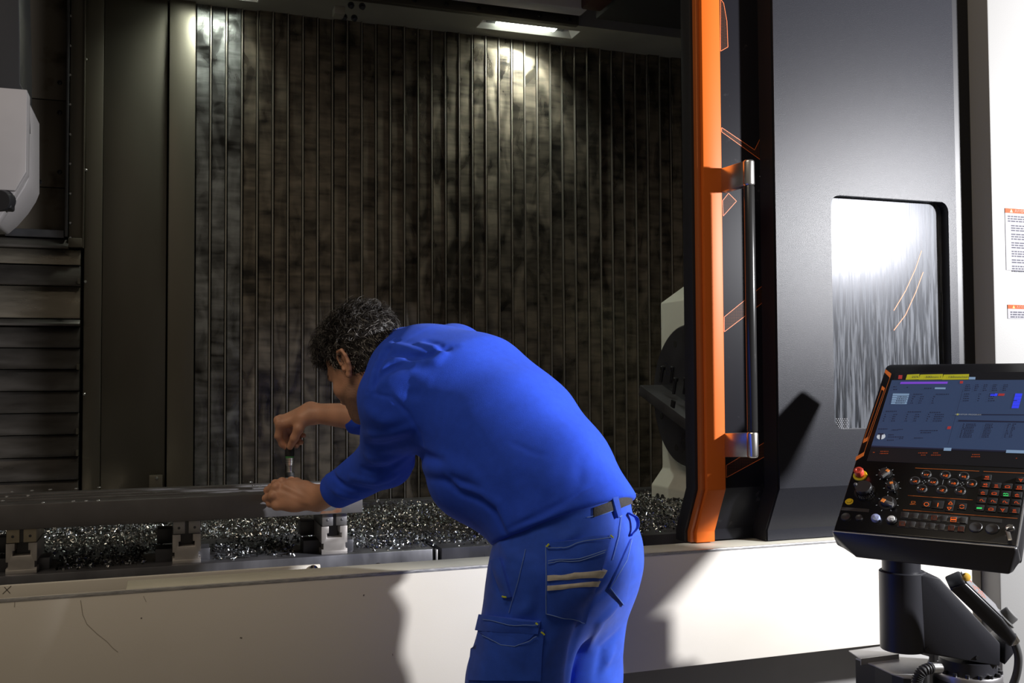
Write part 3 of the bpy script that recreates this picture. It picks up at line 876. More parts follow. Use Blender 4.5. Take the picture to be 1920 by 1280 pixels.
for q in range(4):
    a = math.radians(90 * q)
    d = np.array([0, math.cos(a), math.sin(a)]); e = np.array([0, -math.sin(a), math.cos(a)])
    B().obox(cD + np.array([-0.0505, 0, 0]) + d * Rd * 0.87, (1, 0, 0), d, e, 0.001, Rd * 0.13, 0.010).build('t_slot', M_DARK, rot, smooth=0)
# fixture plate across the faceplate with studs
f0, f1 = at_x(1221, 722, XR - 0.10), at_x(1318, 792, XR - 0.10)
f0[0] = f1[0] = XR - 0.10
dv = (f1 - f0) / np.linalg.norm(f1 - f0)
nv = np.array([0, -dv[2], dv[1]])
if nv[2] < 0: nv = -nv
fe = f1 + dv * 0.12
mid = (f0 + fe) / 2
B().obox(mid + np.array([0.02, 0, 0]) - nv * 0.02, (1, 0, 0), dv, nv, 0.075, np.linalg.norm(fe - f0) / 2, 0.022).build('fixture_plate', M_STEELD, rot, 0.002)
for k, (sx, sy) in enumerate(((1239, 690), (1258, 690), (1263, 712), (1282, 712), (1297, 738), (1316, 738))):
    xo = -0.035 if k % 2 == 0 else 0.03
    c = at_x(sx, sy + 26, XR - 0.08 + xo)
    B().lathe([(0.0065, 0.0), (0.0065, 0.055), (0.011, 0.055), (0.011, 0.068), (0.008, 0.07)], c, nv, 12).build('stud', M_BOLTD, rot)
B().obox(at_x(1262, 757, XR - 0.175), (1, 0, 0), dv, nv, 0.004, 0.012, 0.014).build('key_block', M_BOLTD, rot)
for (sx, sy) in ((1234, 930), (1243, 932)):
    B().lathe([(0.013, 0), (0.013, 0.004)], at_x(sx, sy, XR - 0.056), (-1, 0, 0), 12).build('bolt_hole', M_DARK, rot)
c0, c1 = at_x(1262, 938, XR - 0.056), at_x(1295, 945, XR - 0.056)
B().obox((c0 + c1) / 2, (1, 0, 0), (0, 1, 0), (0, 0, 1), 0.0015, abs(c0[1] - c1[1]) / 2, 0.012).build('base_slot', M_DARK, rot)

# ------------------------------------------------------------------ spindle head at the upper left
YS = 3.35
sp = thing('spindle_head', 'grey-white spindle head with black ram hanging at the left edge', 'spindle head', (at_y(20, 400, YS)[0] - .15, YS + 0.1, at_y(20, 425, YS)[2]))
M_SPIN = mat('spindle_paint', (0.26, 0.245, 0.245), 0.42, var=0.05, scale=6)
def s_(x, y, Y=YS): return at_y(x, y, Y)
fx = s_(49, 300)[0]
front = [s_(49, 168), s_(49, 322), s_(28, 357)]
zt_, zm_, zl_ = front[0][2], front[1][2], front[2][2]
x28 = front[2][0]
xL = x28 - 0.55
B().prism([(xL, YS, zt_), (fx, YS, zt_), (fx, YS, zm_), (x28, YS, zl_), (xL, YS, zl_)], (0, 0.02, 0)).build('front_plate', M_SPIN, sp, 0.002)
xs2 = s_(63, 200, YS + 0.26)[0]
bodyp = [(fx, zt_), (fx, zm_), (x28, zl_), (s_(14, 383)[0], s_(14, 383)[2]), (s_(0, 425)[0] - .02, s_(0, 425)[2]), (xL, s_(0, 425)[2] - .02), (xL, zt_)]
B().prism([(x, YS + 0.021, z) for x, z in bodyp], (0, 0.06, 0)).build('side_skirt', M_SPIN, sp, 0.003)
bb = B()
pts0 = [(fx - .01, zt_ - .02), (fx - .01, zm_), (x28 - .01, zl_), (s_(0, 400)[0], s_(0, 400)[2])]
curve = [s_(62, 208, YS + .18), s_(62, 345, YS + .18), s_(55, 362, YS + .18), s_(40, 385, YS + .18), s_(20, 408, YS + .18), s_(0, 425, YS + .18)]
bb.prism([(xL, YS + .08, zt_ + .02), (s_(50, 168, YS + .18)[0], YS + .08, zt_ + .02)] + [(c[0], YS + .08, c[2]) for c in curve] + [(xL, YS + .08, curve[-1][2] - .03)], (0, 0.28, 0))
bb.build('head_casting', M_SPIN, sp, 0.006)
c = s_(12, 376, YS - 0.03)
B().lathe([(0.030, 0), (0.032, 0.004), (0.032, 0.05)], c - np.array([0.02, 0, 0]), (0.2, 1, 0.15), 24).build('nozzle_block', M_BLACK, sp)
B().box(s_(0, 376)[0] - .1, s_(24, 376)[0], YS - 0.02, YS + 0.05, s_(0, 392)[2], s_(0, 362)[2]).build('coolant_block', M_BLACK, sp, 0.006)
B().prism([(s_(57, 216, YS + .1)[0] + .0, YS + .08, z) for z in ()] or [s_(54, 215, YS + .078), s_(56, 222, YS + .078), s_(57, 250, YS + .078), s_(54, 252, YS + .078)], (0.0, 0.003, 0)).build('side_slot', M_DARK, sp)
rm = B()
rp = [s_(16, -40, YS + .05), s_(37, 46, YS + .05), s_(38, 158, YS + .05), s_(48, 162, YS + .05)]
rm.prism([(xL, YS + .05, zt_ + .004), (s_(47, 163, YS + .05)[0], YS + .05, zt_ + .004), (rp[2][0], YS + .05, rp[2][2]), (rp[1][0], YS + .05, rp[1][2]), (rp[0][0], YS + .05, 3.38), (xL, YS + .05, 3.38)], (0, 0.3, 0))
rm.build('ram_cover', M_BLACK, sp, 0.004)

# ------------------------------------------------------------------ small loose block in the chips
lb = at_z(908, 992, 0.86)
lo = B().box(lb[0] - .014, lb[0] + .014, lb[1] - .01, lb[1] + .015, 0.825, 0.872).build('steel_offcut', M_STEEL, None, 0.001, base=(lb[0], lb[1], 0.83))
props(lo, 'small square steel offcut lying on the chips beside the bending person', 'offcut')
# ------------------------------------------------------------------ control pendant
D0 = 2.36
pw = _R * 0.796 - _fw * 0.604
pu = _R * 0.459 + _fw * 0.604 + _U * 0.652
pw -= np.array([0, 0, 1.0]) * pw[2]
pw /= np.linalg.norm(pw)
pu -= pw * (pu @ pw); pu /= np.linalg.norm(pu)
pn = np.cross(pw, pu)                       # towards the operator
if pn @ _fw > 0: pn = -pn
PBL = at_d(1562, 991, D0)
def pp(px, py, h=0.0):
    """point on the panel face (or h above it) seen at this pixel"""
    d = ray(px, py)
    o = PBL + pn * h
    return CAM + d * (((o - CAM) @ pn) / (d @ pn))
def pl(s, t, h=0.0):
    return PBL + pw * s + pu * t + pn * h
def st(px, py):
    q = pp(px, py) - PBL
    return q @ pw, q @ pu
PW = st(1909, 1014)[0]
PL_ = st(1665, 682)[1]
pend = thing('control_panel', 'tilted black machine control panel with lit screen, keys and red emergency stop', 'control panel', tuple(pl(PW / 2, 0, -0.06)))
M_HOUS = mat('panel_housing_black', (0.014, 0.014, 0.016), 0.3, spec=0.6)
M_FACE = mat('panel_face_black', (0.008, 0.008, 0.009), 0.22)
M_RIM = mat('panel_rim_grey', (0.45, 0.45, 0.46), 0.25, metal=0.8)
r = 0.014
def face_poly(i, h, rr=r):
    out = []
    for cx, cy, a0 in ((PW - rr - i, PL_ - rr - i, 0), (rr + i, PL_ - rr - i, 90)):
        for k in range(6):
            q = math.radians(a0 + 90 * k / 5)
            out.append(pl(cx + rr * math.cos(q), cy + rr * math.sin(q), h))
    out += [pl(i, 0, h), pl(PW - i, 0, h)]
    return out
B().prism(face_poly(0.0, -0.065), pn * 0.058).build('housing', M_HOUS, pend, 0.006, seg=3)
B().prism(face_poly(0.0005, -0.010), pn * 0.006).build('metal_rim', M_RIM, pend, 0.001)
B().prism(face_poly(0.003, -0.005), pn * 0.005).build('face_plate', M_FACE, pend, 0.001)
# sloping chin below the face
cl, cr = at_d(1604, 1045, D0 + 0.005), at_d(1893, 1077, D0 - 0.604 * PW + 0.005)
k0, k1 = pl(0, 0.004, -0.004), pl(PW, 0.004, -0.004)
cdir = (cl + cr) / 2 - (k0 + k1) / 2
back = -pn * 0.055 + pu * 0.0
ch = B()
ml, mr_ = pl(-0.001, -0.012, 0.004), pl(PW + 0.001, -0.012, 0.004)
chv = [k0, k1, mr_, cr, cl, ml]
hb3 = -pn * 0.05; hb3[2] = 0
chb = [p + (hb3 * 0.8 if i in (3, 4) else -pn * 0.05) for i, p in enumerate(chv)]
ch.add(chv + chb, [(0, 1, 2, 5), (5, 2, 3, 4), (6, 11, 8, 7), (11, 10, 9, 8), (0, 6, 7, 1), (1, 7, 8, 2), (2, 8, 9, 3), (3, 9, 10, 4), (4, 10, 11, 5), (5, 11, 6, 0)])
ch.build('chin', M_HOUS, pend, 0.005, seg=3)
e0, e1 = ml + pn * 0.0012, mr_ + pn * 0.0012
B().tube([e0 + (e1 - e0) * 0.01, e1 - (e1 - e0) * 0.01], 0.0014, 8).build('chin_trim', M_RIM, pend)
def on_chin(px, py, off=0.0008):
    n = np.cross(mr_ - ml, cl - ml); n /= np.linalg.norm(n)
    if n @ _fw > 0: n = -n
    d = ray(px, py)
    return CAM + d * (((ml - CAM) @ n) / (d @ n)) + n * off, n
P_, cn = on_chin(1629, 1026)
cx_ = pw; cy_ = np.cross(cn, cx_)
B().obox(P_, cx_, cy_, cn, 0.011, 0.013, 0.0012).build('port_frame', M_BLACK, pend, 0.0005)
B().obox(P_ + cn * 0.001, cx_, cy_, cn, 0.0068, 0.008, 0.001).build('port_label', mat('white_tag', (0.6, 0.6, 0.62), 0.5), pend, 0.0005)
B().obox(P_ + cn * 0.0022, cx_, cy_, cn, 0.0012, 0.005, 0.0003).build('port_mark', M_BLACK, pend)

# flat shapes on the face, all given by where they are seen
def patch(name, px, m, h=0.0006, parent=pend):
    pts = [pp(x, y, h) for x, y in px]
    return B().prism(pts, -pn * 0.0004).build(name, m, parent, smooth=0)
def band(name, px, w, m, h=0.0007, parent=pend):
    b = B()
    P = [pp(x, y, h) for x, y in px]
    for p, q in zip(P[:-1], P[1:]):
        d = (q - p) / (np.linalg.norm(q - p) + 1e-9)
        n = np.cross(pn, d) * w / 2
        b.quad(p + n, p - n, q - n, q + n)
    return b.build(name, m, parent, smooth=0)
def emi(name, c, s):
    return mat(name, tuple(x * 0.3 for x in c), 0.3, emit=s, ecol=c)
M_SCR = emi('screen_blue', (0.035, 0.058, 0.125), 0.62)
M_SDARK = emi('screen_black', (0.006, 0.006, 0.008), 0.8)
M_SYEL = emi('screen_yellow', (0.42, 0.40, 0.02), 0.6)
M_SPUR = emi('screen_purple', (0.16, 0.05, 0.48), 0.9)
M_SPALE = emi('screen_pale', (0.16, 0.24, 0.36), 0.9)
M_SBLUE = emi('screen_cobalt', (0.03, 0.045, 0.75), 0.9)
M_SRED = emi('screen_red', (0.30, 0.03, 0.03), 0.8)
M_STXT = emi('screen_ink', (0.012, 0.013, 0.03), 0.8)
M_SGREY = emi('screen_grey_text', (0.22, 0.23, 0.24), 0.8)
M_ORG = mat('panel_orange_print', (0.55, 0.13, 0.02), 0.4)
M_ORGL = emi('lit_orange', (0.85, 0.13, 0.015), 0.75)
M_GRNL = emi('lit_green', (0.05, 0.85, 0.18), 0.7)
# screen
(s0, t1), (s1_, t0) = st(1675, 713), (PW - 0.012, st(1633, 836)[1])
tb = st(1627, 864)[1]
tt = st(1690, 699)[1]
sl = st(1634, 836)[0]
def srect(name, a, b, c, d, m, h=0.001, parent=pend):
    return B().prism([pl(a, c, h), pl(b, c, h), pl(b, d, h), pl(a, d, h)], -pn * 0.0006).build(name, m, parent, smooth=0)
sl = min(s0, sl)
screen = srect('screen', sl, s1_, t0, t1, M_SCR)
srect('status_bar', sl + 0.004, s1_, t1, tt, M_SDARK, 0.0008, screen)
srect('softkey_bar', sl, s1_, tb, t0, M_SDARK, 0.0008, screen)
srect('title_rule', sl, s1_, t0 - 0.004, t0 + 0.0005, M_STXT, 0.0013, screen)
H2 = 0.0016
def sp2(name, px, m, h=H2): return patch(name, px, m, h, screen)
for (a, b, tx) in ((1699, 1723, '25%'), (1723.5, 1767, '500min-1'), (1767.5, 1816, '150mm/min')):
    sp2('status_field', [(a + 2, 702), (b + 1, 701), (b, 711), (a - 1, 711.5)], M_SYEL)
    c = pp((a + b) / 2 + 5, 706.5, 0.0022)
    text_mesh('status_text', tx, c, pw, pu, 0.0105, M_STXT, screen, 0.0001)
sp2('alarm_icon', [(1685, 703), (1692, 703), (1691, 710), (1684, 710)], M_SRED)
sp2('status_icon', [(1817, 706.5), (1829, 706.5), (1828.5, 711), (1816.5, 711)], M_SPALE)
sp2('program_bar', [(1689, 715.7), (1777, 715.2), (1776, 719), (1687.5, 719.4)], M_SPUR)
sp2('warning_icon', [(1800, 714), (1806, 714), (1805, 718.5), (1799.5, 718.5)], M_SRED)
for k in range(5):
    y = 737.4 + 4.1 * k
    sp2('value_field', [(1674.5 - 0.8 * k, y), (1705 - 1.1 * k, y + 0.2), (1704 - 1.1 * k, y + 3.4), (1673.5 - 0.8 * k, y + 3.2)], M_SPALE)
sp2('axis_field', [(1753, 726), (1773, 726.2), (1772.5, 729.2), (1752.5, 729)], M_SPALE)
sp2('blue_field', [(1858, 737.4), (1870.5, 737.5), (1869, 742), (1856.5, 741.9)], M_SBLUE)
sp2('red_field', [(1872.5, 737.5), (1884, 737.6), (1882.5, 741.6), (1871, 741.5)], M_SRED)
for k in range(5):
    y = 737.3 + 5.6 * k
    sp2('load_meter', [(1904 - 1.5 * k, y), (1917 - 1.5 * k, y + .1), (1915.6 - 1.5 * k, y + 5.2), (1902.6 - 1.5 * k, y + 5.1)], M_SBLUE)
sp2('meter_mark', [(1900.5, 750), (1907.5, 750), (1907, 751.6), (1900, 751.6)], M_STXT)
sp2('table_header', [(1797, 787), (1922, 789.5), (1922, 791.5), (1796.5, 789.7)], M_STXT)
sp2('panel_rule', [(1832, 776), (1925, 776.8), (1925, 778), (1831.5, 777.6)], M_STXT)
sp2('yellow_icon', [(1794, 775), (1797.5, 775), (1797, 778), (1793.4, 778)], M_SYEL)
text_mesh('screen_heading', 'MONITOR PROGRAM', pp(1815, 777, 0.0019), pw, pu, 0.0062, M_SGREY, screen, 0.0001)
band('divider', [(1805, 731), (1777, 833)], 0.0006, M_STXT, H2, screen)
sp2('zoom_icon', [(1777, 799), (1783.5, 799), (1782, 804), (1775.5, 804)], M_SRED)
sp2('tab_icon', [(1770, 839), (1784, 839.3), (1783, 844.7), (1769, 844.4)], M_SPALE)
sp2('input_field', [(1887, 843), (1921, 844), (1920, 849.5), (1886, 848.5)], M_SPALE)
# tool symbol
c = pp(1652, 818, 0.0018)
B().lathe([(0.0105, 0), (0.0105, 0.0004)], c, pn, 32).build('tool_symbol', emi('screen_white', (0.42, 0.45, 0.5), 0.9), screen)
sp2('tool_drawing', [(1646, 812), (1657, 812), (1657, 814.5), (1653.5, 814.5), (1652, 824), (1649.5, 824), (1650, 814.5), (1646, 814.5)], M_STXT, 0.0026)
# rows of illegible small figures
rr = random.Random(2)
tx = B()
def row(x, y, w, m=None, lean=-0.30):
    xx = x
    while xx < x + w:
        l = rr.uniform(1.2, 3.4)
        a = [pp(xx, y, H2 + .0002), pp(xx + l, y + .03 * l, H2 + .0002), pp(xx + l - .4, y + 1.6, H2 + .0002), pp(xx - .4, y + 1.55, H2 + .0002)]
        tx.quad(*a)
        xx += l + rr.uniform(0.7, 1.3)
for (x, y, w) in ((1675, 724, 5), (1675, 729, 5), (1700, 725, 3), (1733, 727, 14), (1713, 738, 15), (1755, 738, 24), (1661, 770, 20), (1702, 771, 22), (1743, 772, 18), (1647, 803, 16), (1672, 805, 10), (1684, 804, 8), (1725, 806, 32), (1726, 810, 18), (1666, 814, 8), (1665, 818, 28), (1686, 821, 6), (1714, 820, 16), (1663, 824, 12)):
    row(x, y, w)
for k in range(4):
    for (x, w) in ((1711, 3), (1726, 5), (1750, 3), (1683, 18)):
        row(x - 1.3 * k, 742.5 + 4 * k, w)
    for (x, w) in ((1659, 3), (1675, 6), (1700, 3), (1716, 6), (1740, 3), (1753, 17)):
        row(x - 1.3 * k, 776 + 4 * k, w)
for k in range(9):
    for (x, w) in ((1806, 3), (1812, 16), (1848, 13), (1890, 3), (1899, 4)):
        row(x - 0.9 * k, 794 + 3 * k, w)
for k in range(4):
    for (x, w) in ((1811, 8), (1829, 5), (1845, 5), (1862, 7), (1882, 6)):
        row(x - 0.8 * k, 720.5 + 3.4 * k, w)
    for (x, w) in ((1808, 8), (1835, 3), (1855, 9)):
        row(x - 0.8 * k, 737.5 + 4.2 * k, w)
tx.build('screen_figures', M_STXT, screen, smooth=0)['kind'] = 'stuff'
tx = B()
for (x, y, w) in ((1651, 845, 15), (1650, 849, 14), (1722, 848, 17), (1727, 852, 7), (1750, 848, 8), (1746, 852, 16), (1823, 851, 13), (1821, 855, 14), (1637, 847, 2), (1905, 858, 2)):
    row(x, y, w)
tx.build('softkey_figures', emi('dim_orange', (0.28, 0.045, 0.01), 0.6), screen, smooth=0)['kind'] = 'stuff'

# orange trim at the left of the screen
patch('orange_trim', [(1660.5, 692), (1671, 700), (1668.5, 708), (1658.5, 698)], M_ORG)
patch('orange_trim', [(1654, 723), (1659, 727), (1657, 732.5), (1652, 729.5)], M_ORG)
patch('orange_trim', [(1619, 824), (1628, 818), (1626, 826), (1618, 830)], M_ORG)
patch('orange_trim', [(1605, 856), (1621, 846.5), (1619, 854), (1604, 863)], M_ORG)
band('orange_line', [(1652.5, 730), (1619.5, 825)], 0.0010, M_ORG)
band('orange_line', [(1657.5, 732), (1627, 819)], 0.0010, M_ORG)
band('orange_line', [(1668.5, 708), (1620.5, 847)], 0.0010, M_ORG)
for a, b in (((1716, 877), (1836, 883)), ((1844, 883.3), (1925, 887)), ((1702, 928.5), (1824, 937)), ((1693, 955.4), (1908, 971.5))):
    band('orange_line', [a, b], 0.0012, M_ORG)

M_KEY = mat('key_plastic_black', (0.02, 0.02, 0.021), 0.3)
M_KEYC = mat('key_edge_clear', (0.10, 0.10, 0.10), 0.12, spec=0.8)
def disc(name, px, py, rad, prof, m, parent=pend, seg=28, h=0.0):
    return B().lathe([(rad * a, b) for a, b in prof], pp(px, py, h), pn, seg, ref=pw).build(name, m, parent)
UNIT = np.linalg.norm(pp(1760, 920) - pp(1770, 920)) / 10       # metres per pixel along the panel
KEY = [(1, 0), (1, 0.003), (0.9, 0.0042), (0.72, 0.0042), (0.68, 0.0034), (0.0, 0.0034)]
axis = [(-1, 0)]
for (x, y, tx_) in ((1736.5, 890, '+Y'), (1715.5, 902, '-X'), (1749, 904, '+X'), (1728.5, 917, '-Y'), (1772.5, 891.5, '+Z'), (1766, 919, '-Z'), (1807, 893.5, '+S'), (1787.5, 906, '+B'), (1822, 907.5, '-B'), (1800.5, 921, '-S')):
    k = disc('jog_key', x, y, 10.2 * UNIT, KEY, M_KEY)
    text_mesh('key_text', tx_, pp(x, y, 0.0050), pw, pu, 0.0085, M_ORGL, k, 0.0002, sx=1.15)
    disc('key_ring', x, y, 10.4 * UNIT, [(1, 0), (1.0, 0.0036), (0.93, 0.0036), (0.93, 0)], M_KEYC, k, 28)
for (x, y) in ((1732.5, 903), (1804, 906.8)):
    for dx, dy in ((3, 0.3), (-3, -0.3), (0.8, -2.6), (-0.8, 2.6)):
        patch('arrow_mark', [(x + dx - .9, y + dy - .6), (x + dx + .9, y + dy - .5), (x + dx + .7, y + dy + .6), (x + dx - 1, y + dy + .5)], M_SGREY)
band('arrow_mark', [(1769, 899), (1767, 908)], 0.001, M_SGREY)
def key_box(name, x, y, w, h, m=M_KEY, hh=0.0035, parent=pend):
    c = pp(x, y, hh / 2)
    return B().obox(c, pw, pu, pn, w * UNIT / 2, h * UNIT / 2 * 1.55, hh / 2).build(name, m, parent, 0.0006)
def icon(parent, x, y, m, kind, h=0.0042):
    b = B()
    def seg(x0, y0, x1, y1, w=1.1):
        p, q = pp(x + x0, y + y0, h), pp(x + x1, y + y1, h)
        d = (q - p) / (np.linalg.norm(q - p) + 1e-9)
        n = np.cross(pn, d) * w * UNIT / 2
        b.quad(p + n, p - n, q - n, q + n)
    def ring_(rx, ry, a0=0, a1=360, n=10):
        P = [(rx * math.cos(math.radians(a0 + (a1 - a0) * k / n)), ry * math.sin(math.radians(a0 + (a1 - a0) * k / n))) for k in range(n + 1)]
        for p, q in zip(P[:-1], P[1:]): seg(*p, *q)
    if kind == 'o': ring_(4.4, 3.3, n=14)
    elif kind == 'i': seg(0.8, -3.6, -0.8, 3.6, 1.8)
    elif kind == 'up': seg(-4, 2.2, 0.6, -2.6); seg(0.6, -2.6, 4, 2.6); seg(4, 2.6, -4, 2.2)
    elif kind == 'dn': seg(-4, -2.4, -0.6, 2.6); seg(-0.6, 2.6, 4, -2); seg(4, -2, -4, -2.4)
    elif kind == 'oo': ring_(4.4, 3.3, 20, 160); ring_(4.4, 3.3, 200, 340)
    elif kind == 'box': seg(-3, -2.5, 4, -2.1); seg(4, -2.1, 3.6, 1); seg(3.6, 1, -3.4, .6); seg(-3.4, .6, -3, -2.5); seg(-6, 2.8, 5.5, 3.4, 1.6)
    elif kind == 'tri': seg(-3, -1.6, 1, -1.3, 3); seg(2, -3, 4, -.9, 1.5); seg(4, -.9, 1.6, .6, 1.5); seg(-5, 2.4, 4.5, 2.9, 1.5)
    elif kind == 'hand': ring_(2.4, 2.3, 150, 400); seg(3.4, 1.2, 6.5, 1.5, 1.4)
    elif kind == 'tap': seg(-3.5, -.4, 3.6, 0, 1.6); seg(0, -2.4, 0, -.4); seg(-3.5, -.2, -3.5, 1.4); seg(-3.5, 2.9, 3.8, 3.3, 1.5)
    elif kind == 'wave': seg(-5, 0, -3, -2); seg(-3, -2, -1, .2); seg(-1, .2, 1, -1.6); seg(1, -1.6, 5, 0.4); seg(-5, 2.6, 5, 3, 1.9)
    elif kind == 'blob': seg(-5, 0, 5.2, .3, 3.4)
    elif kind == 'car': ring_(4.6, 1.9); seg(-5, 1.8, 5, 2.1)
    elif kind == 'fan': ring_(2, 1.5); seg(-4, -2.4, -1, -.4); seg(4, -2, 1, -.4); seg(0, 3.6, 0, 1)
    else: seg(-3, -2, 3, -1.8); seg(-3, 0, 3, .2); seg(-4, 2.4, 4, 2.8, 1.4)
    return b.build('key_icon', m, parent, smooth=0)
for x, y, kd, w, h in ((1737, 945, 'o', 16, 10), (1758.5, 946, 'i', 22, 13), (1782, 942.5, 'up', 15, 9.5), (1780, 953, 'dn', 15, 9.5), (1803.5, 949.5, 'oo', 16, 10)):
    k = key_box('cycle_key', x, y, w, h)
    icon(k, x, y, M_ORGL, kd)
icon(pend, 1712, 942, M_ORG, 'box', 0.0008)
grid = [(1850, 895, 'tri'), (1914, 899.5, 'fan'), (1847, 909, 'tri'), (1868, 910.5, 'txt'), (1889, 912, 'car'), (1911, 913.5, 'box'), (1843, 923, 'tap'), (1864, 924.5, 'car'), (1886, 926, 'wave'), (1907, 927.5, 'tap'),
        (1840, 938, 'hand'), (1861, 939.5, 'hand'), (1883, 941, 'hand'), (1905, 942, 'hand'), (1836, 952, 'blob'), (1858, 954, 'car'), (1880, 955.5, 'fan'), (1902, 957, 'txt')]
M_ORGD = emi('dim_red_orange', (0.62, 0.07, 0.012), 0.7)
for x, y, kd in grid:
    k = key_box('function_key', x, y, 17, 9.2)
    icon(k, x, y, M_GRNL if (x, y) in ((1886, 926), (1836, 952)) else M_ORGD, kd)
# two-row strip of blank square keys
M_STRIP = mat('strip_key_grey', (0.035, 0.035, 0.035), 0.35)
for rI, (x0, y0, x1, y1) in enumerate(((1697.5, 965, 1806, 975), (1692, 981, 1802, 991))):
    pts = [(x0 - 8, y0 - 6), (x1 + 9, y1 - 6.5), (x1 + 7, y1 + 6.5), (x0 - 10, y0 + 6)]
    base_ = B().prism([pp(x, y, 0.002) for x, y in pts], -pn * 0.003).build('key_strip', M_STRIP, pend, 0.0006)
    for k in range(7):
        x, y = x0 + (x1 - x0) * k / 6, y0 + (y1 - y0) * k / 6
        kk = B().obox(pp(x, y, 0.003), pw, pu, pn, 5.6 * UNIT, 7 * UNIT, 0.0012).build('square_key', M_STRIP, base_, 0.0005)
        if (rI, k) in ((0, 3), (0, 5), (1, 0), (1, 5), (1, 6)):
            lit = M_ORGL if (rI, k) == (0, 5) else emi('faint_orange', (0.10, 0.02, 0.008), 0.6)
            band('key_outline', [(x - 5, y - 4), (x + 5.2, y - 3.5), (x + 4.6, y + 4.5), (x - 5.6, y + 4), (x - 5, y - 4)], 0.0012, lit, 0.0044, base_)
            icon(base_, x, y, lit, 'blob' if (rI, k) == (0, 5) else 'car', 0.0044)
# black blanking labels and round plugs
for pts in ([(1578, 950), (1630, 954), (1629, 960), (1577, 956)], [(1820, 968), (1879, 973), (1878, 980), (1819, 974)]):
    patch('blank_label', pts, mat('blank_grey', (0.03, 0.03, 0.03), 0.4), 0.0008)
for x, y, w in ((1586, 969.5, 10), (1611, 971, 7.5), (1829.5, 989, 12.5), (1860.5, 992, 12.5)):
    disc('blank_plug', x, y, w * UNIT, [(1, 0), (1, 0.002), (0.9, 0.004), (0.8, 0.004), (0.55, 0.0028), (0, 0.0028)], mat('plug_grey', (0.035, 0.035, 0.037), 0.35))
b_ = disc('blue_button', 1642.5, 973, 9 * UNIT, [(1, 0), (1, 0.006), (0.85, 0.009), (0, 0.0105)], mat('blue_white_lens', (0.30, 0.34, 0.55), 0.12))
icon(b_, 1642.5, 971, M_SGREY, 'o', 0.0112)
b_ = disc('white_button', 1672, 976, 10.5 * UNIT, [(1, 0), (1, 0.005), (0.9, 0.007), (0.62, 0.007)], M_KEY)
disc('white_lens', 1672, 976, 7.5 * UNIT, [(1, 0), (1, 0.008), (0.85, 0.0095), (0, 0.010)], mat('white_lens', (0.62, 0.62, 0.6), 0.25), b_)
icon(b_, 1672, 974.5, M_BLACK, 'box', 0.0108)
# selector knobs
def knob(name, x, y, rad, ang, oc, tall=0.016):
    k = disc(name, x, y, rad * UNIT, [(1.35, 0), (1.35, 0.0015), (1.0, 0.002), (0.97, tall * .6), (0.9, tall * .65), (0, tall * .65)], M_KEY, pend, 32)
    a = math.radians(ang)
    d = pw * math.cos(a) + pu * math.sin(a); e = np.cross(pn, d)
    c = pp(x, y, tall * 0.75)
    B().obox(c, d, e, pn, rad * UNIT * 0.98, rad * UNIT * 0.30, tall * 0.28).build('grip', M_KEYC, k, 0.0015)
    if oc:
        B().obox(c + d * rad * UNIT * 0.7 + pn * tall * 0.29, d, e, pn, rad * UNIT * 0.28, rad * UNIT * 0.32, 0.0008).build('pointer', mat('knob_orange', (0.85, 0.26, 0.05), 0.4), k)
    for q in range(7):
        t_ = math.radians(-60 + q * 50 + ang)
        dd = pw * math.cos(t_) + pu * math.sin(t_)
        B().obox(pp(x, y, 0.0006) + dd * rad * UNIT * 1.65, dd, np.cross(pn, dd), pn, 0.0018, 0.0005, 0.0003).build('tick', M_SGREY, k)
    return k
knob('selector_knob', 1660, 888, 10.5, 55, True)
knob('selector_knob', 1673, 912, 10, 110, True)
knob('mode_knob', 1664, 943, 13, 160, True)
hw = disc('handwheel', 1622, 923, 17 * UNIT, [(1.28, 0), (1.28, 0.002), (1.22, 0.004), (1.0, 0.0045), (1.0, 0.020), (0.93, 0.0225), (0, 0.0225)], M_KEY, pend, 40)
B().lathe([(0.0042, 0), (0.0042, 0.008), (0.003, 0.0095), (0, 0.0095)], pp(1605, 911, 0.017), pn, 16).build('finger_pin', M_KEYC, hw)
for q in range(24):
    t_ = math.radians(15 * q)
    dd = pw * math.cos(t_) + pu * math.sin(t_)
    B().obox(pp(1622, 923, 0.010) + dd * 17 * UNIT * 1.0, dd, np.cross(pn, dd), pn, 0.0006, 0.0009, 0.007).build('knurl', M_KEY, hw)
# emergency stop
es = disc('stop_collar', 1613, 892, 14.5 * UNIT, [(1, 0), (1, 0.0025), (0.95, 0.0035), (0, 0.0035)], mat('stop_yellow', (0.62, 0.50, 0.02), 0.35), pend, 36)
disc('stop_cap', 1613, 892, 10 * UNIT, [(0.75, 0.003), (0.78, 0.008), (1, 0.010), (1, 0.019), (0.9, 0.0215), (0.5, 0.022), (0.45, 0.0212), (0, 0.0212)], mat('stop_red', (0.55, 0.055, 0.03), 0.4), es, 32)
disc('yellow_button', 1592.5, 940.5, 5.6 * UNIT, [(1.5, 0), (1.5, 0.0015), (1.05, 0.002), (1, 0.004), (0.9, 0.005), (0, 0.005)], [mat('button_yellow', (0.75, 0.50, 0.01), 0.35)][0], pend, 24)
# key switch
ks = disc('key_switch', 1894, 992, 8.5 * UNIT, [(1, 0), (1, 0.004), (0.85, 0.008), (0.6, 0.010), (0, 0.010)], M_CHROME, pend, 24)
B().obox(pp(1893, 990, 0.014), pw * .8 + pu * .6, pn, np.cross(pn, pw * .8 + pu * .6), 0.008, 0.006, 0.0016).build('key_bow', M_CHROME, ks, 0.001)
B().prism([pp(x, y, 0.012) for x, y in ((1886, 996), (1894, 998), (1898, 1013), (1890, 1013.5))], pn * 0.002).build('key_tag', mat('key_tag_steel', (0.6, 0.58, 0.55), 0.25, metal=0.9), ks, 0.0006)

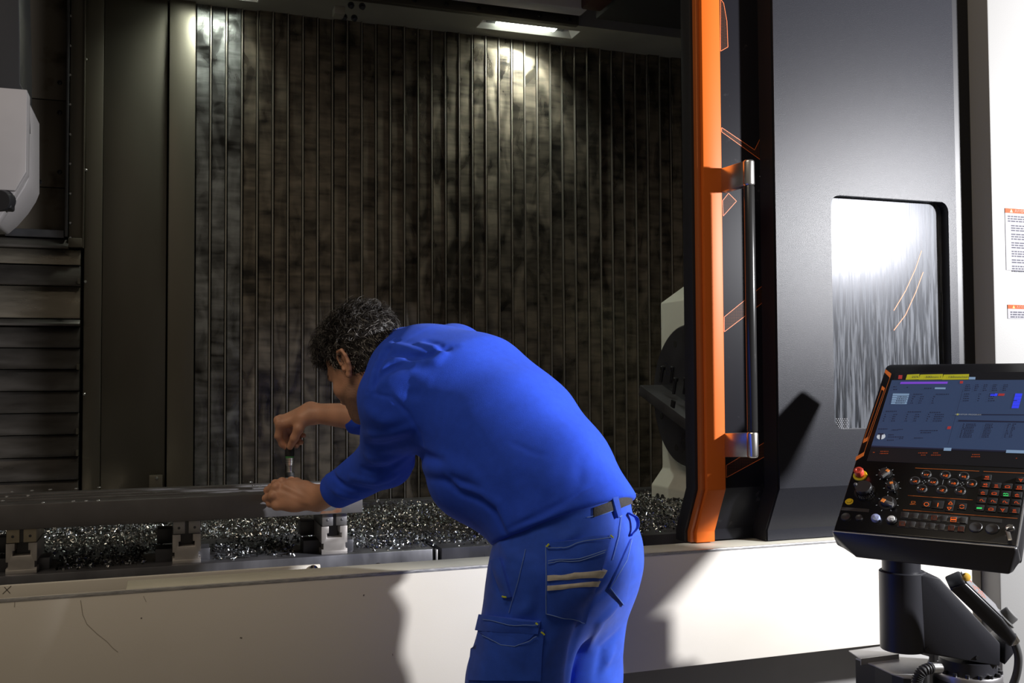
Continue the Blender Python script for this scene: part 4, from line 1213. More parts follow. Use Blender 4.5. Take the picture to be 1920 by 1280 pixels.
# ------------------------------------------------------------------ support arm, its base and the hand-held remote
M_ARM = mat('arm_black_paint', (0.013, 0.013, 0.017), 0.42, bump=0.0001, bscale=500)
DA = 2.41
arm = thing('pendant_arm', 'black support arm with round post under the control panel', 'support arm', tuple(at_d(1700, 1225, DA)))
def ring_c(px, py, D): return at_d(px, py, D)
pc0 = at_d(1694, 1216, DA)
ztop = at_d(1694, 1070, DA)[2]
rad = 41.5 * DA / FPX
B().lathe([(rad - 0.002, 0), (rad, 0.002), (rad, ztop - pc0[2] - 0.002), (rad - 0.002, ztop - pc0[2])], pc0, (0, 0, 1), 40).build('post', M_ARM, arm)
zt2 = at_d(1690, 1030, DA)[2]
B().lathe([(rad * 0.83, 0), (rad * 0.83, zt2 - ztop + 0.05)], (pc0[0] - 0.002, pc0[1], ztop), (0, 0, 1), 36).build('swivel_neck', M_ARM, arm)
hf = np.array([math.sin(YAW), math.cos(YAW), 0])
bp_ = [(1727, 1078), (1762, 1083), (1876, 1206), (1876, 1249), (1727, 1224)]
B().prism([at_d(x, y, DA - 0.04) for x, y in bp_], hf * 0.11).build('box_arm', M_ARM, arm, 0.004)
B().prism([at_d(x, y, DA - 0.036) for x, y in ((1884, 1207), (1900, 1195), (1901, 1226), (1884, 1247))], hf * 0.09).build('end_cover', M_ARM, arm, 0.003)
for x, y in ((1738, 1217), (1832, 1232)):
    B().lathe([(0.0045, 0), (0.0045, 0.003), (0.002, 0.003)], at_d(x, y, DA - 0.041), -hf, 12).build('screw', M_BOLTD, arm)
sw = at_d(1816, 1300, DA + 0.02)
swz = at_d(1816, 1234, DA)[2]
base = thing('swivel_base', 'round black swivel base with a ring of bolts under the support arm', 'swivel base', (sw[0], sw[1], 0.0))
B().lathe([(0.074, swz - 0.20), (0.080, swz - 0.085), (0.080, swz - 0.06), (0.074, swz - 0.05)], (sw[0], sw[1], 0), (0, 0, 1), 40).build('lower_flange', M_ARM, base)
B().lathe([(0.078, swz - 0.052), (0.078, swz - 0.040), (0.076, swz - 0.036)], (sw[0], sw[1], 0), (0, 0, 1), 40).build('bright_ring', M_STEEL, base)
B().lathe([(0.066, swz - 0.04), (0.066, swz - 0.004)], (sw[0], sw[1], 0), (0, 0, 1), 40).build('bearing', M_ARM, base)
B().lathe([(0.06, 0.0), (0.06, swz - 0.19)], (sw[0], sw[1], 0), (0, 0, 1), 32).build('column', M_ARM, base)
for q in range(16):
    a = 2 * math.pi * q / 16
    B().lathe([(0.0055, 0), (0.0055, 0.008), (0.003, 0.0085)], (sw[0] + 0.0715 * math.cos(a), sw[1] + 0.0715 * math.sin(a), swz - 0.036), (0, 0, 1), 10).build('bolt', M_BOLTD, base)
# plinth with a bent step plate
zp = at_d(1640, 1245, 2.48)[2]
pz = thing('arm_plinth', 'dark plinth with pale grey rounded top behind the swivel base', 'plinth', (at_z(1680, 1250, zp)[0], at_z(1680, 1250, zp)[1], 0))
pol = [(1604, 1233), (1640, 1247), (1672, 1262), (1694, 1269), (1712, 1270), (1738, 1247), (1742, 1230), (1690, 1216)]
pv = [at_z(x, y, zp) for x, y in pol]
B().prism([(p[0], p[1], 0.0) for p in pv], (0, 0, zp - 0.004)).build('plinth_body', M_ARM, pz, smooth=0)
B().prism([(p[0], p[1], zp - 0.004) for p in pv], (0, 0, 0.004)).build('plinth_top', mat('plinth_grey', (0.30, 0.30, 0.30), 0.45, var=0.1, scale=20), pz, 0.0015)
pol = [(1591, 1219), (1650, 1211), (1684, 1225), (1613, 1234)]
pv = [at_z(x, y, zp + 0.012) for x, y in pol]
B().prism(pv, (0, 0, -0.003)).build('step_plate', mat('step_plate_grey', (0.30, 0.30, 0.31), 0.35, metal=0.4), pz, 0.001)
B().prism([pv[3] + np.array([0, 0, -.016]), pv[2] + np.array([0, 0, -.016]), pv[2], pv[3]], np.array([0, -0.003, 0])).build('step_lip', mat('step_plate_grey', (0.3, 0.3, 0.3)), pz)
# corrugated hose
ho = thing('corrugated_hose', 'short black corrugated hose with silver coupling beside the swivel base', 'hose', tuple(at_d(1725, 1279, 2.28)))
hp = [at_d(1755, 1252, 2.30), at_d(1745, 1252, 2.29), at_d(1731, 1257, 2.28), at_d(1722, 1268, 2.28), at_d(1719, 1282, 2.28), at_d(1720, 1310, 2.28), at_d(1722, 1340, 2.28)]
def smoothpath(P, n):
    P = np.array(P); out = []
    for i in range(len(P) - 1):
        p0_, p1_, p2_, p3_ = P[max(i - 1, 0)], P[i], P[i + 1], P[min(i + 2, len(P) - 1)]
        for k in range(n):
            t = k / n
            out.append(0.5 * (2 * p1_ + (p2_ - p0_) * t + (2 * p0_ - 5 * p1_ + 4 * p2_ - p3_) * t * t + (3 * p1_ - p0_ - 3 * p2_ + p3_) * t ** 3))
    out.append(P[-1])
    return out
sp_ = smoothpath(hp[1:], 14)
B().tube(sp_, [0.0115 + 0.0014 * (1 if (i // 2) % 2 else -1) for i in range(len(sp_))], 14).build('hose_body', M_BLACKRUB, ho)
B().tube([hp[0] + (hp[0] - hp[1]) * 0.6, hp[1]], 0.0125, 16).build('coupling', M_SATIN, ho)

rem = thing('handheld_remote', 'black hand-held remote with yellow button and dial leaning on the support arm', 'remote control', tuple(at_d(1850, 1150, 2.30)))
ra, rb_ = at_d(1793, 1090, 2.29), at_d(1893, 1186, 2.29)
ld = (rb_ - ra) / np.linalg.norm(rb_ - ra)
nrm = _R * 0.62 + _U * 0.72 - _fw * 0.30
nrm -= ld * (nrm @ ld); nrm /= np.linalg.norm(nrm)
lat = np.cross(ld, nrm)
cen = (ra + rb_) / 2
HL = np.linalg.norm(rb_ - ra) / 2 + 0.012
def rq(u, v, w=0.0): return cen + ld * u + lat * v + nrm * w
hb_ = [(-HL, -0.018), (-HL + 0.01, 0.018), (0.03, 0.018), (HL - .01, 0.010), (HL, -0.018)]
B().prism([rq(u, -0.034, w) for u, w in hb_], lat * 0.068).build('case', M_HOUS, rem, 0.006, seg=3)
B().prism([rq(-HL + 0.014, -0.030, 0.0185), rq(0.028, -0.030, 0.0185), rq(0.028, 0.030, 0.0185), rq(-HL + 0.014, 0.030, 0.0185)], nrm * 0.002).build('top_face', mat('remote_grey_face', (0.16, 0.16, 0.17), 0.3), rem, 0.0006)
ri_ = B()
rr = random.Random(5)
for u in range(5):
    for v in range(4):
        if rr.random() < 0.75:
            ri_.obox(rq(-HL + 0.03 + u * 0.012, -0.02 + v * 0.013, 0.0208), ld, lat, nrm, 0.0025 + 0.003 * (u == 2 and v == 2), 0.0025, 0.0002)
ri_.build('orange_symbols', M_ORGL, rem, smooth=0)
B().lathe([(0.026, 0), (0.026, 0.004), (0.019, 0.006), (0.018, 0.020), (0.016, 0.023), (0, 0.023)], rq(0.052, 0.0, 0.015), nrm, 32).build('dial', M_KEYC, rem)
yb_ = at_d(1811, 1081, 2.245)
B().lathe([(0.0095, 0), (0.0095, 0.004), (0.0085, 0.0065), (0.004, 0.008), (0, 0.008)], yb_, -_fw, 24).build('yellow_button', mat('warm_yellow_cap', (0.70, 0.42, 0.06), 0.4), rem)
B().tube([rq(HL - 0.004, 0, -0.004), rq(HL + 0.012, 0, -0.008)], 0.013, 16).build('cable_gland', M_CHROME, rem)
B().tube(smoothpath([rq(HL + 0.008, 0, -0.006), rq(HL + 0.05, 0, -0.03), rq(HL + 0.09, 0, -0.08), rq(HL + 0.12, 0, -0.16)], 8), 0.009, 14).build('cable', mat('grey_cable', (0.05, 0.05, 0.05), 0.5), rem)
# ------------------------------------------------------------------ implicit-surface helpers for the figure
f32 = np.float32
def s_round_cone(P, a, b, r1, r2):
    a = np.asarray(a, f32); b = np.asarray(b, f32)
    ab = b - a
    t = np.clip(((P - a) @ ab) / (ab @ ab), 0, 1)
    d = P - a - t[:, None] * ab
    return np.sqrt((d * d).sum(1)) - (r1 + (r2 - r1) * t)
def s_ellip(P, c, ax, ay, az, rx, ry, rz):
    q = P - np.asarray(c, f32)
    x, y, z = q @ np.asarray(ax, f32) / rx, q @ np.asarray(ay, f32) / ry, q @ np.asarray(az, f32) / rz
    k0 = np.sqrt(x * x + y * y + z * z)
    k1 = np.sqrt((x / rx) ** 2 + (y / ry) ** 2 + (z / rz) ** 2) + 1e-9
    return k0 * (k0 - 1) / k1
def s_loft(P, a, b, lat, wa, wb, ta, tb):
    """segment with elliptical section: half-width w along lat, half-thickness t across"""
    a = np.asarray(a, f32); b = np.asarray(b, f32)
    ab = b - a; L = np.linalg.norm(ab); u = ab / L
    lat = np.asarray(lat, f32); lat = lat - u * (lat @ u); lat /= np.linalg.norm(lat)
    nn = np.cross(u, lat)
    q = P - a
    s = q @ u
    t = np.clip(s / L, 0, 1)
    w = wa + (wb - wa) * t; th = ta + (tb - ta) * t
    ov = (s - t * L)
    x, y, z = (q @ lat) / w, (q @ nn) / th, ov / np.minimum(w, th)
    k0 = np.sqrt(x * x + y * y + z * z)
    k1 = np.sqrt((x / w) ** 2 + (y / th) ** 2 + (z / np.minimum(w, th)) ** 2) + 1e-9
    return np.where(k0 < 1e-3, -np.minimum(w, th), k0 * (k0 - 1) / k1)
def smin(a, b, k):
    h = np.maximum(k - np.abs(a - b), 0) / k
    return np.minimum(a, b) - h * h * k * 0.25
def smax(a, b, k):
    return -smin(-a, -b, k)
def surface(f, lo, hi, h, relax=2):
    lo = np.asarray(lo, float); n = np.ceil((np.asarray(hi, float) - lo) / h).astype(int) + 1
    S = 6
    nb = (n + S - 1) // S
    gx, gy, gz = [np.arange(k) for k in nb]
    bc = np.stack(np.meshgrid(gx, gy, gz, indexing='ij'), -1).reshape(-1, 3)
    cen = (lo + (bc * S + (S - 1) / 2) * h).astype(f32)
    v = np.concatenate([f(c) for c in np.array_split(cen, max(1, len(cen) // 300000))])
    act = np.abs(v) < S * h * 0.87 * 1.5 + 2 * h
    V = np.repeat(np.repeat(np.repeat(v.reshape(nb), S, 0), S, 1), S, 2)
    off = np.stack(np.meshgrid(*[np.arange(S)] * 3, indexing='ij'), -1).reshape(-1, 3)
    ids = (bc[act][:, None, :] * S + off[None]).reshape(-1, 3)
    pts = (lo + ids * h).astype(f32)
    vals = np.concatenate([f(c) for c in np.array_split(pts, max(1, len(pts) // 300000))])
    V[ids[:, 0], ids[:, 1], ids[:, 2]] = vals
    V = V[:n[0], :n[1], :n[2]]
    I = V < 0
    cnt = np.zeros(tuple(n - 1), np.int8)
    for dx in (0, 1):
        for dy in (0, 1):
            for dz in (0, 1):
                cnt += I[dx:n[0] - 1 + dx, dy:n[1] - 1 + dy, dz:n[2] - 1 + dz]
    cells = np.argwhere((cnt > 0) & (cnt < 8))
    idx = -np.ones(tuple(n - 1), np.int32)
    idx[cells[:, 0], cells[:, 1], cells[:, 2]] = np.arange(len(cells))
    acc = np.zeros((len(cells), 3)); num = np.zeros(len(cells))
    cor = [(0, 0, 0), (1, 0, 0), (0, 1, 0), (1, 1, 0), (0, 0, 1), (1, 0, 1), (0, 1, 1), (1, 1, 1)]
    cv = [V[cells[:, 0] + a, cells[:, 1] + b, cells[:, 2] + c] for a, b, c in cor]
    for i in range(8):
        for j in range(i + 1, 8):
            if sum(abs(cor[i][k] - cor[j][k]) for k in range(3)) != 1: continue
            m = (cv[i] < 0) != (cv[j] < 0)
            t = np.where(m, cv[i] / np.where(m, cv[i] - cv[j], 1), 0)
            p = np.array(cor[i]) + t[:, None] * (np.array(cor[j]) - np.array(cor[i]))
            acc += np.where(m[:, None], p, 0); num += m
    verts = lo + (cells + acc / num[:, None]) * h
    quads = []
    for ax in range(3):
        a1, a2 = (ax + 1) % 3, (ax + 2) % 3
        sl0 = [slice(1, None)] * 3; sl1 = [slice(1, None)] * 3
        sl0[ax] = slice(0, n[ax] - 1); sl1[ax] = slice(1, n[ax])
        A, Bq = I[tuple(sl0)], I[tuple(sl1)]
        e = np.argwhere(A != Bq)
        base = e.copy(); base[:, a1] += 1; base[:, a2] += 1
        base = base[(base[:, a1] < n[a1] - 1) & (base[:, a2] < n[a2] - 1)]
        def cid(d1, d2):
            q = base.copy(); q[:, a1] += d1; q[:, a2] += d2
            return idx[q[:, 0], q[:, 1], q[:, 2]]
        q = np.stack([cid(-1, -1), cid(0, -1), cid(0, 0), cid(-1, 0)], 1)
        ins = I[base[:, 0], base[:, 1], base[:, 2]]
        q[~ins] = q[~ins][:, ::-1]
        quads.append(q[(q >= 0).all(1)])
    quads = np.concatenate(quads)
    if relax:
        e = np.concatenate([quads[:, [0, 1]], quads[:, [1, 2]], quads[:, [2, 3]], quads[:, [3, 0]]])
        deg = np.bincount(e[:, 0], minlength=len(verts)) + np.bincount(e[:, 1], minlength=len(verts))
        for it in range(relax):
            for lam in (0.5, -0.45):
                sm = np.zeros_like(verts)
                for k in range(3):
                    sm[:, k] = np.bincount(e[:, 0], verts[e[:, 1], k], len(verts)) + np.bincount(e[:, 1], verts[e[:, 0], k], len(verts))
                verts = verts + lam * (sm / np.maximum(deg, 1)[:, None] - verts)
    return verts, quads
def mesh_from(name, parts):
    me = bpy.data.meshes.new(name)
    vs, fs, k = [], [], 0
    for v, q in parts:
        vs.append(v); fs.append(q + k); k += len(v)
    vs = np.concatenate(vs); fs = np.concatenate(fs)
    me.vertices.add(len(vs)); me.vertices.foreach_set('co', vs.astype(f32).ravel())
    me.loops.add(fs.size); me.loops.foreach_set('vertex_index', fs.astype(np.int32).ravel())
    me.polygons.add(len(fs)); me.polygons.foreach_set('loop_start', np.arange(0, fs.size, 4, dtype=np.int32))
    me.polygons.foreach_set('use_smooth', np.ones(len(fs), bool))
    me.update(calc_edges=True); me.validate()
    return me
def hits(f, pxy, d0=1.6, d1=3.4):
    """first points of the surface f seen at these pixels (None where it is missed)"""
    Rr = np.array([ray(x, y) for x, y in pxy]); Rr /= np.linalg.norm(Rr, axis=1)[:, None]
    t = np.full(len(Rr), d0); ok = np.zeros(len(Rr), bool); live = np.ones(len(Rr), bool)
    for _ in range(170):
        i = np.nonzero(live)[0]
        if not len(i): break
        d = f((CAM + Rr[i] * t[i][:, None]).astype(f32)).astype(float)
        h_ = d < 0.0006
        ok[i[h_]] = True
        t[i[~h_]] += np.maximum(d[~h_] * 0.7, 0.0006)
        live[i[h_]] = False
        live &= t < d1
    P = CAM + Rr * t[:, None]
    return [p if o else None for p, o in zip(P, ok)]
def hit(f, px, py):
    return hits(f, [(px, py)])[0]
def grads(f, P, e=0.003):
    P = np.asarray(P)
    g = np.stack([f((P + np.eye(3)[k] * e).astype(f32)) - f((P - np.eye(3)[k] * e).astype(f32)) for k in range(3)], 1).astype(float)
    return g / (np.linalg.norm(g, axis=1)[:, None] + 1e-9)
def grad(f, p, e=0.003):
    g = np.array([float(f((p + np.eye(3)[k] * e)[None].astype(f32))[0] - f((p - np.eye(3)[k] * e)[None].astype(f32))[0]) for k in range(3)])
    return g / (np.linalg.norm(g) + 1e-9)

def cv(right, depth, up):            # vector from right / ahead / up as seen by the photographer
    return _r0 * right + np.array([math.sin(YAW), math.cos(YAW), 0]) * depth + np.array([0, 0, 1.0]) * up
UPV = np.array([0, 0, 1.0])
FV = cv(-0.79, 0.61, 0)              # the man's forward direction
LV = cv(-0.61, -0.79, 0)             # his left
J = at_d

# ---- skeleton, read off the photograph
PEL = J(1064, 1010, 2.15)
SPINE = [(J(1066, 985, 2.15), .172, .138), (J(1014, 900, 2.20), .178, .148), (J(948, 815, 2.27), .186, .152), (J(873, 745, 2.35), .196, .148), (J(810, 704, 2.41), .175, .115)]
NECKB = J(762, 680, 2.455)
SHL, ELL, CFL, WRL = J(747, 752, 2.27), J(722, 862, 2.46), J(628, 922, 2.585), J(594, 938, 2.615)
SHR, ELR, CFR, WRR = J(852, 674, 2.56), J(752, 788, 2.72), J(662, 783, 2.775), J(586, 774, 2.80)
HC = J(686, 684, 2.45)               # middle of the head
pit = math.radians(34)
G = FV * math.cos(pit) - UPV * math.sin(pit)
HU = FV * math.sin(pit) + UPV * math.cos(pit)
HL_ = np.cross(HU, G); HL_ = HL_ if HL_ @ LV > 0 else -HL_
def hd(g, l, u): return HC + G * g + HL_ * l + HU * u

# ------------------------------------------------------------------ head, neck
def head_sdf(P):
    E = lambda c, a, b, c_: s_ellip(P, c, G, HL_, HU, a, b, c_)
    d = E(hd(-0.004, 0, 0.034), .100, .078, .088)
    d = smin(d, E(hd(0.034, 0, -0.045), .062, .060, .070), .05)
    d = smin(d, s_round_cone(P, hd(0.070, -.012, -0.100), hd(0.070, .012, -0.100), .020, .020), .035)
    d = smin(d, s_round_cone(P, hd(0.030, -.052, -0.068), hd(0.062, -.020, -0.100), .014, .016), .03)
    d = smin(d, s_round_cone(P, hd(0.030, .052, -0.068), hd(0.062, .020, -0.100), .014, .016), .03)
    d = smin(d, s_round_cone(P, hd(0.084, -.034, 0.020), hd(0.084, .034, 0.020), .0125, .0125), .018)   # brow
    for s in (-1, 1):
        d = smax(d, -s_ellip(P, hd(0.096, s * .032, 0.000), G, HL_, HU, .012, .017, .011), .014)           # sockets
        d = smin(d, s_ellip(P, hd(0.079, s * .031, 0.000), G, HL_, HU, .0125, .0125, .0125), .004)        # eyeball and lids
        d = smin(d, s_round_cone(P, hd(0.066, s * .046, -0.030), hd(0.072, s * .028, -0.042), .016, .012), .022)   # cheek
        d = smin(d, s_ellip(P, hd(0.101, s * .012, -0.037), G, HL_, HU, .010, .007, .007), .006)           # nostril wing
    d = smin(d, s_round_cone(P, hd(0.094, 0, 0.010), hd(0.113, 0, -0.031), .0075, .0105), .012)           # nose
    d = smin(d, s_round_cone(P, hd(0.090, -.019, -0.064), hd(0.090, .019, -0.064), .0065, .0065), .008)   # lips
    d = smin(d, s_round_cone(P, hd(0.087, -.016, -0.075), hd(0.087, .016, -0.075), .0065, .0065), .008)
    d = smax(d, -s_round_cone(P, hd(0.099, -.022, -0.0695), hd(0.099, .022, -0.0695), .0022, .0022), .003)
    d = smin(d, s_round_cone(P, hd(-0.038, 0, -0.045), NECKB, .056, .064), .04)                          # neck
    for s in (-1, 1):                                                                                      # ears
        ec = lambda g, u, o=0.0: hd(-0.012 + g, s * (0.076 + o), -0.004 + u)
        e = s_ellip(P, ec(-.004, 0, .004), G * .9 + HL_ * s * -.35, HL_ * s * .9 + G * .35, HU, .019, .005, .031)
        rim = [ec(.014, .006, .003), ec(.012, .024, .006), ec(-.002, .033, .011), ec(-.017, .026, .015), ec(-.022, .008, .016), ec(-.018, -.010, .013), ec(-.008, -.024, .008), ec(.004, -.033, .004), ec(.010, -.026, .002)]
        for a, b in zip(rim[:-1], rim[1:]):
            e = smin(e, s_round_cone(P, a, b, .0040, .0040), .004)
        e = smin(e, s_ellip(P, ec(.004, -.029, .004), G, HL_, HU, .008, .005, .008), .006)
        e = smax(e, -s_ellip(P, ec(.000, -.004, .012), G, HL_, HU, .010, .007, .015), .004)
        e = smin(e, s_round_cone(P, ec(.015, -.004, .001), ec(.012, -.010, .004), .004, .004), .004)
        d = smin(d, e, .006)
    return d
hp_ = np.array([HC, NECKB])
hv, hq = surface(head_sdf, hp_.min(0) - 0.15, hp_.max(0) + 0.16, 0.0024, 1)
keep = None

# ------------------------------------------------------------------ hands and forearms
def chain(P, pts, k=.006):
    d = None
    for (a, ra), (b, rb) in zip(pts[:-1], pts[1:]):
        s = s_round_cone(P, a, b, ra, rb)
        d = s if d is None else smin(d, s, k)
    return d
def finger(*js):
    return [(J(x, y, D), r) for x, y, D, r in js]
L_F = [
    finger((529, 905, 2.640, .0125), (516, 906, 2.690, .0100), (524, 906, 2.728, .0088), (536, 907, 2.745, .0078)),
    finger((517, 915, 2.630, .0125), (502, 919, 2.668, .0100), (508, 913, 2.706, .0088), (521, 912, 2.722, .0078)),
    finger((512, 930, 2.622, .0120), (499, 934, 2.652, .0098), (506, 930, 2.683, .0086), (519, 930, 2.690, .0076)),
    finger((519, 947, 2.618, .0110), (506, 944, 2.642, .0090), (510, 942, 2.668, .0080), (521, 942, 2.676, .0070)),
]
L_T = finger((573, 914, 2.628, .0155), (556, 905, 2.655, .0135), (546, 902, 2.695, .0115), (541, 903, 2.735, .0095))
def lhand_sdf(P):
    W = WRL
    d = s_loft(P, ELL, W + (W - CFL) * 0.0, UPV * .7 + LV * .7, .050, .031, .048, .026)
    pw_ = [(533, 911), (521, 919), (517, 931), (523, 945)]
    pd = None
    for (x, y), D0_, fg in zip(pw_, (2.640, 2.630, 2.624, 2.622), L_F):
        m = fg[0][0]
        s = s_round_cone(P, W + (J(592, 925 + 0.35 * (y - 911), 2.615) - W), m, .021, .0135)
        pd = s if pd is None else smin(pd, s, .012)
    pd = smin(pd, s_ellip(P, J(553, 944, 2.612), _R, _U, _fw, .030, .020, .018), .02)
    d = smin(d, pd, .022)
    for fg in L_F: d = smin(d, chain(P, fg), .007)
    d = smin(d, smin(chain(P, L_T), s_round_cone(P, J(585, 925, 2.612), J(573, 914, 2.628), .020, .0155), .012), .012)
    for (x, y, D_, r_) in ((529, 902, 2.630, .008), (517, 912, 2.619, .0075), (511, 928, 2.612, .007)):     # knuckles
        d = smin(d, s_ellip(P, J(x, y, D_), _R, _U, _fw, r_, r_, r_), .010)
    for (a, b) in (((580, 936), (533, 911)), ((578, 942), (522, 923))):                                      # tendons
        d = smin(d, s_round_cone(P, J(*a, 2.590), J(*b, 2.617), .0035, .0035), .010)
    return d
R_F = [
    finger((525, 796, 2.780, .0120), (522, 817, 2.785, .0102), (529, 832, 2.795, .0090), (537, 839, 2.800, .0080)),
    finger((523, 790, 2.803, .0120), (531, 818, 2.835, .0100), (545, 831, 2.838, .0090), (556, 835, 2.828, .0082)),
    finger((527, 788, 2.826, .0115), (545, 814, 2.858, .0098), (557, 824, 2.850, .0088), (564, 829, 2.838, .0080)),
    finger((535, 788, 2.846, .0105), (553, 805, 2.868, .0088), (563, 812, 2.860, .0080), (569, 816, 2.850, .0072)),
]
R_T = finger((567, 786, 2.775, .0165), (560, 803, 2.765, .0140), (552, 821, 2.768, .0115), (544, 837, 2.782, .0092))
def rhand_sdf(P):
    d = s_loft(P, ELR, WRR, UPV, .050, .0265, .044, .030)
    pd = None
    for fg, oy, oD in zip(R_F, (778, 772, 770, 770), (2.785, 2.80, 2.815, 2.825)):
        s = s_round_cone(P, J(580, oy, oD), fg[0][0], .021, .0135)
        pd = s if pd is None else smin(pd, s, .012)
    d = smin(d, pd, .024)
    for fg in R_F: d = smin(d, chain(P, fg), .006)
    d = smin(d, smin(chain(P, R_T), s_round_cone(P, J(583, 780, 2.785), R_T[0][0], .022, .0165), .012), .013)
    for (x, y, D_) in ((523, 791, 2.775), (520, 785, 2.800), (525, 783, 2.824)):
        d = smin(d, s_ellip(P, J(x, y, D_), _R, _U, _fw, .0075, .0075, .0075), .010)
    # thumb nail as a flat
    return d
pts_ = np.array([p for fg in L_F + [L_T] for p, r_ in fg] + [WRL, CFL])
lv_, lq_ = surface(lhand_sdf, pts_.min(0) - .05, pts_.max(0) + .05, .0016, 1)
pts_ = np.array([p for fg in R_F + [R_T] for p, r_ in fg] + [WRR, CFR])
rv_, rq_ = surface(rhand_sdf, pts_.min(0) - .05, pts_.max(0) + .05, .0016, 1)

# ------------------------------------------------------------------ body under the clothes
HIPL, HIPR = J(1022, 1062, 2.085), J(1106, 1062, 2.215)
KNL, KNR = J(955, 1420, 2.10), J(1082, 1400, 2.27)
def to_floor(px, D, z): p = J(px, 1600, D); return np.array([p[0], p[1], z])
ANL, ANR = to_floor(985, 2.05, .09), to_floor(1105, 2.24, .09)
def core_sdf(P):
    d = None
    for (a, w0, t0_), (b, w1, t1_) in zip(SPINE[:-1], SPINE[1:]):
        s = s_loft(P, a, b, LV, w0 - .03, w1 - .03, t0_ - .03, t1_ - .03)
        d = s if d is None else smin(d, s, .04)
    d = smin(d, s_round_cone(P, SPINE[-1][0], NECKB, .07, .055), .04)
    for a, b, c in ((SHL, ELL, WRL), (SHR, ELR, WRR)):
        d = smin(d, s_round_cone(P, a, b, .05, .04), .03)
        d = smin(d, s_round_cone(P, b, c, .038, .026), .02)
    for a, b, c in ((HIPL, KNL, ANL), (HIPR, KNR, ANR)):
        d = smin(d, s_round_cone(P, a, b, .075, .05), .04)
        d = smin(d, s_round_cone(P, b, c, .05, .035), .03)
    return d
cpts = np.array([s[0] for s in SPINE] + [NECKB, WRL, WRR, ANL, ANR, SHR, SHL, HIPL, HIPR])
bv, bq = surface(core_sdf, cpts.min(0) - .2, cpts.max(0) + .2, .012, 1)

me = mesh_from('person', [(hv, hq), (lv_, lq_), (rv_, rq_), (bv, bq)])
# skin tones of the man himself: stubble, brows, lips
n_all = len(me.vertices)
co = np.empty(n_all * 3, f32); me.vertices.foreach_get('co', co); co = co.reshape(-1, 3)
tint = np.ones((n_all, 4), f32)
tint[:, :3] = (0.56, 0.29, 0.185)
q = co - HC.astype(f32)
lg, ll, lu = q @ G.astype(f32), q @ HL_.astype(f32), q @ HU.astype(f32)
ish = np.arange(n_all) < len(hv)
def paint(w, col):
    w = np.clip(w, 0, 1)[:, None]
    tint[:, :3] = tint[:, :3] * (1 - w) + np.array(col, f32) * w
nz = np.sin(co[:, 0] * 900) * np.sin(co[:, 1] * 1100) * np.sin(co[:, 2] * 1000)
st_ = np.clip((-0.038 - lu + 0.25 * np.clip(.05 - lg, 0, 1)) / .018, 0, 1) * np.clip((lg + .012) / .02, 0, 1) * (0.55 + .25 * nz)
paint(np.where(ish, st_, 0), (0.10, 0.070, 0.055))
brow = np.exp(-((lu - .022) / .0055) ** 2) * (np.abs(ll) > .010) * (np.abs(ll) < .052) * (lg > .06)
paint(np.where(ish, brow * .95, 0), (0.02, 0.015, 0.012))
lash = np.exp(-((lu - .001) / .0028) ** 2) * (np.abs(np.abs(ll) - .031) < .013) * (lg > .07)
paint(np.where(ish, lash * .8, 0), (0.03, 0.02, 0.015))
lips = np.exp(-((lu + .0695) / .008) ** 2) * (np.abs(ll) < .022) * (lg > .07)
paint(np.where(ish, lips * .5, 0), (0.38, 0.12, 0.09))
hand = ~ish & (np.arange(n_all) < len(hv) + len(lv_) + len(rv_))
tint[hand, :3] = tint[hand, :3] * (1.0 + 0.06 * np.sin(co[hand, 0:1] * 160))
ca = me.color_attributes.new('tint', 'FLOAT_COLOR', 'POINT')
ca.data.foreach_set('color', tint.ravel())

def skin_mat():
    m = bpy.data.materials.new('skin')
    m.use_nodes = True
    nt = m.node_tree; N = nt.nodes; L = nt.links
    p = N['Principled BSDF']
    at = N.new('ShaderNodeAttribute'); at.attribute_name = 'tint'
    L.new(at.outputs['Color'], p.inputs['Base Color'])
    p.inputs['Roughness'].default_value = 0.5
    p.inputs['Subsurface Weight'].default_value = 0.12
    p.inputs['Subsurface Radius'].default_value = (0.010, 0.004, 0.002)
    p.inputs['Subsurface Scale'].default_value = 1.0
    tc = N.new('ShaderNodeTexCoord')
    n = N.new('ShaderNodeTexNoise'); n.inputs['Scale'].default_value = 260; n.inputs['Detail'].default_value = 4
    L.new(tc.outputs['Object'], n.inputs['Vector'])
    bp = N.new('ShaderNodeBump'); bp.inputs['Distance'].default_value = 0.0008; bp.inputs['Strength'].default_value = 0.5
    L.new(n.outputs['Fac'], bp.inputs['Height']); L.new(bp.outputs['Normal'], p.inputs['Normal'])
    return m
FEET = np.array([PEL[0], PEL[1], 0.0])
man = link_mesh('person', me, skin_mat(), None, base=FEET)
props(man, 'person in blue sweatshirt and work trousers bending over the steel bar', 'person')

# ------------------------------------------------------------------ hair
def hairline(lg, ll, lu):
    """> 0 where hair grows, in head coordinates"""
    al = np.abs(ll)
    low = np.where(lg > 0.035, 0.058 + (lg - .035) * 0.15, np.where(lg > -0.005, 0.018 + (lg + .005) * 1.0, -0.036 - np.clip(-.005 - lg, 0, .06) * 0.35))
    low = np.where((lg > .005) & (lg < .030) & (al > .06), -0.020 + (lg - .005) * 1.2, low)
    return lu - low
def hair_sdf(P):
    q = P - HC.astype(f32)
    a, b, c = q @ G.astype(f32), q @ HL_.astype(f32), q @ HU.astype(f32)
    t = 0.004 + 0.016 * np.clip((c - .02) / .08, 0, 1) + 0.004 * np.clip(a / .08, 0, 1)
    d = s_ellip(P, hd(-0.004, 0, 0.034), G, HL_, HU, .100, .078, .088)
    d = smin(d, s_round_cone(P, hd(-0.038, 0, -0.045), NECKB, .056, .064), .04)
    d = d - t
    d = d + 0.003 * np.sin(a * 210) * np.sin(b * 190 + 1) * np.sin(c * 230)
    return smax(d, -hairline(a, b, c), .006)
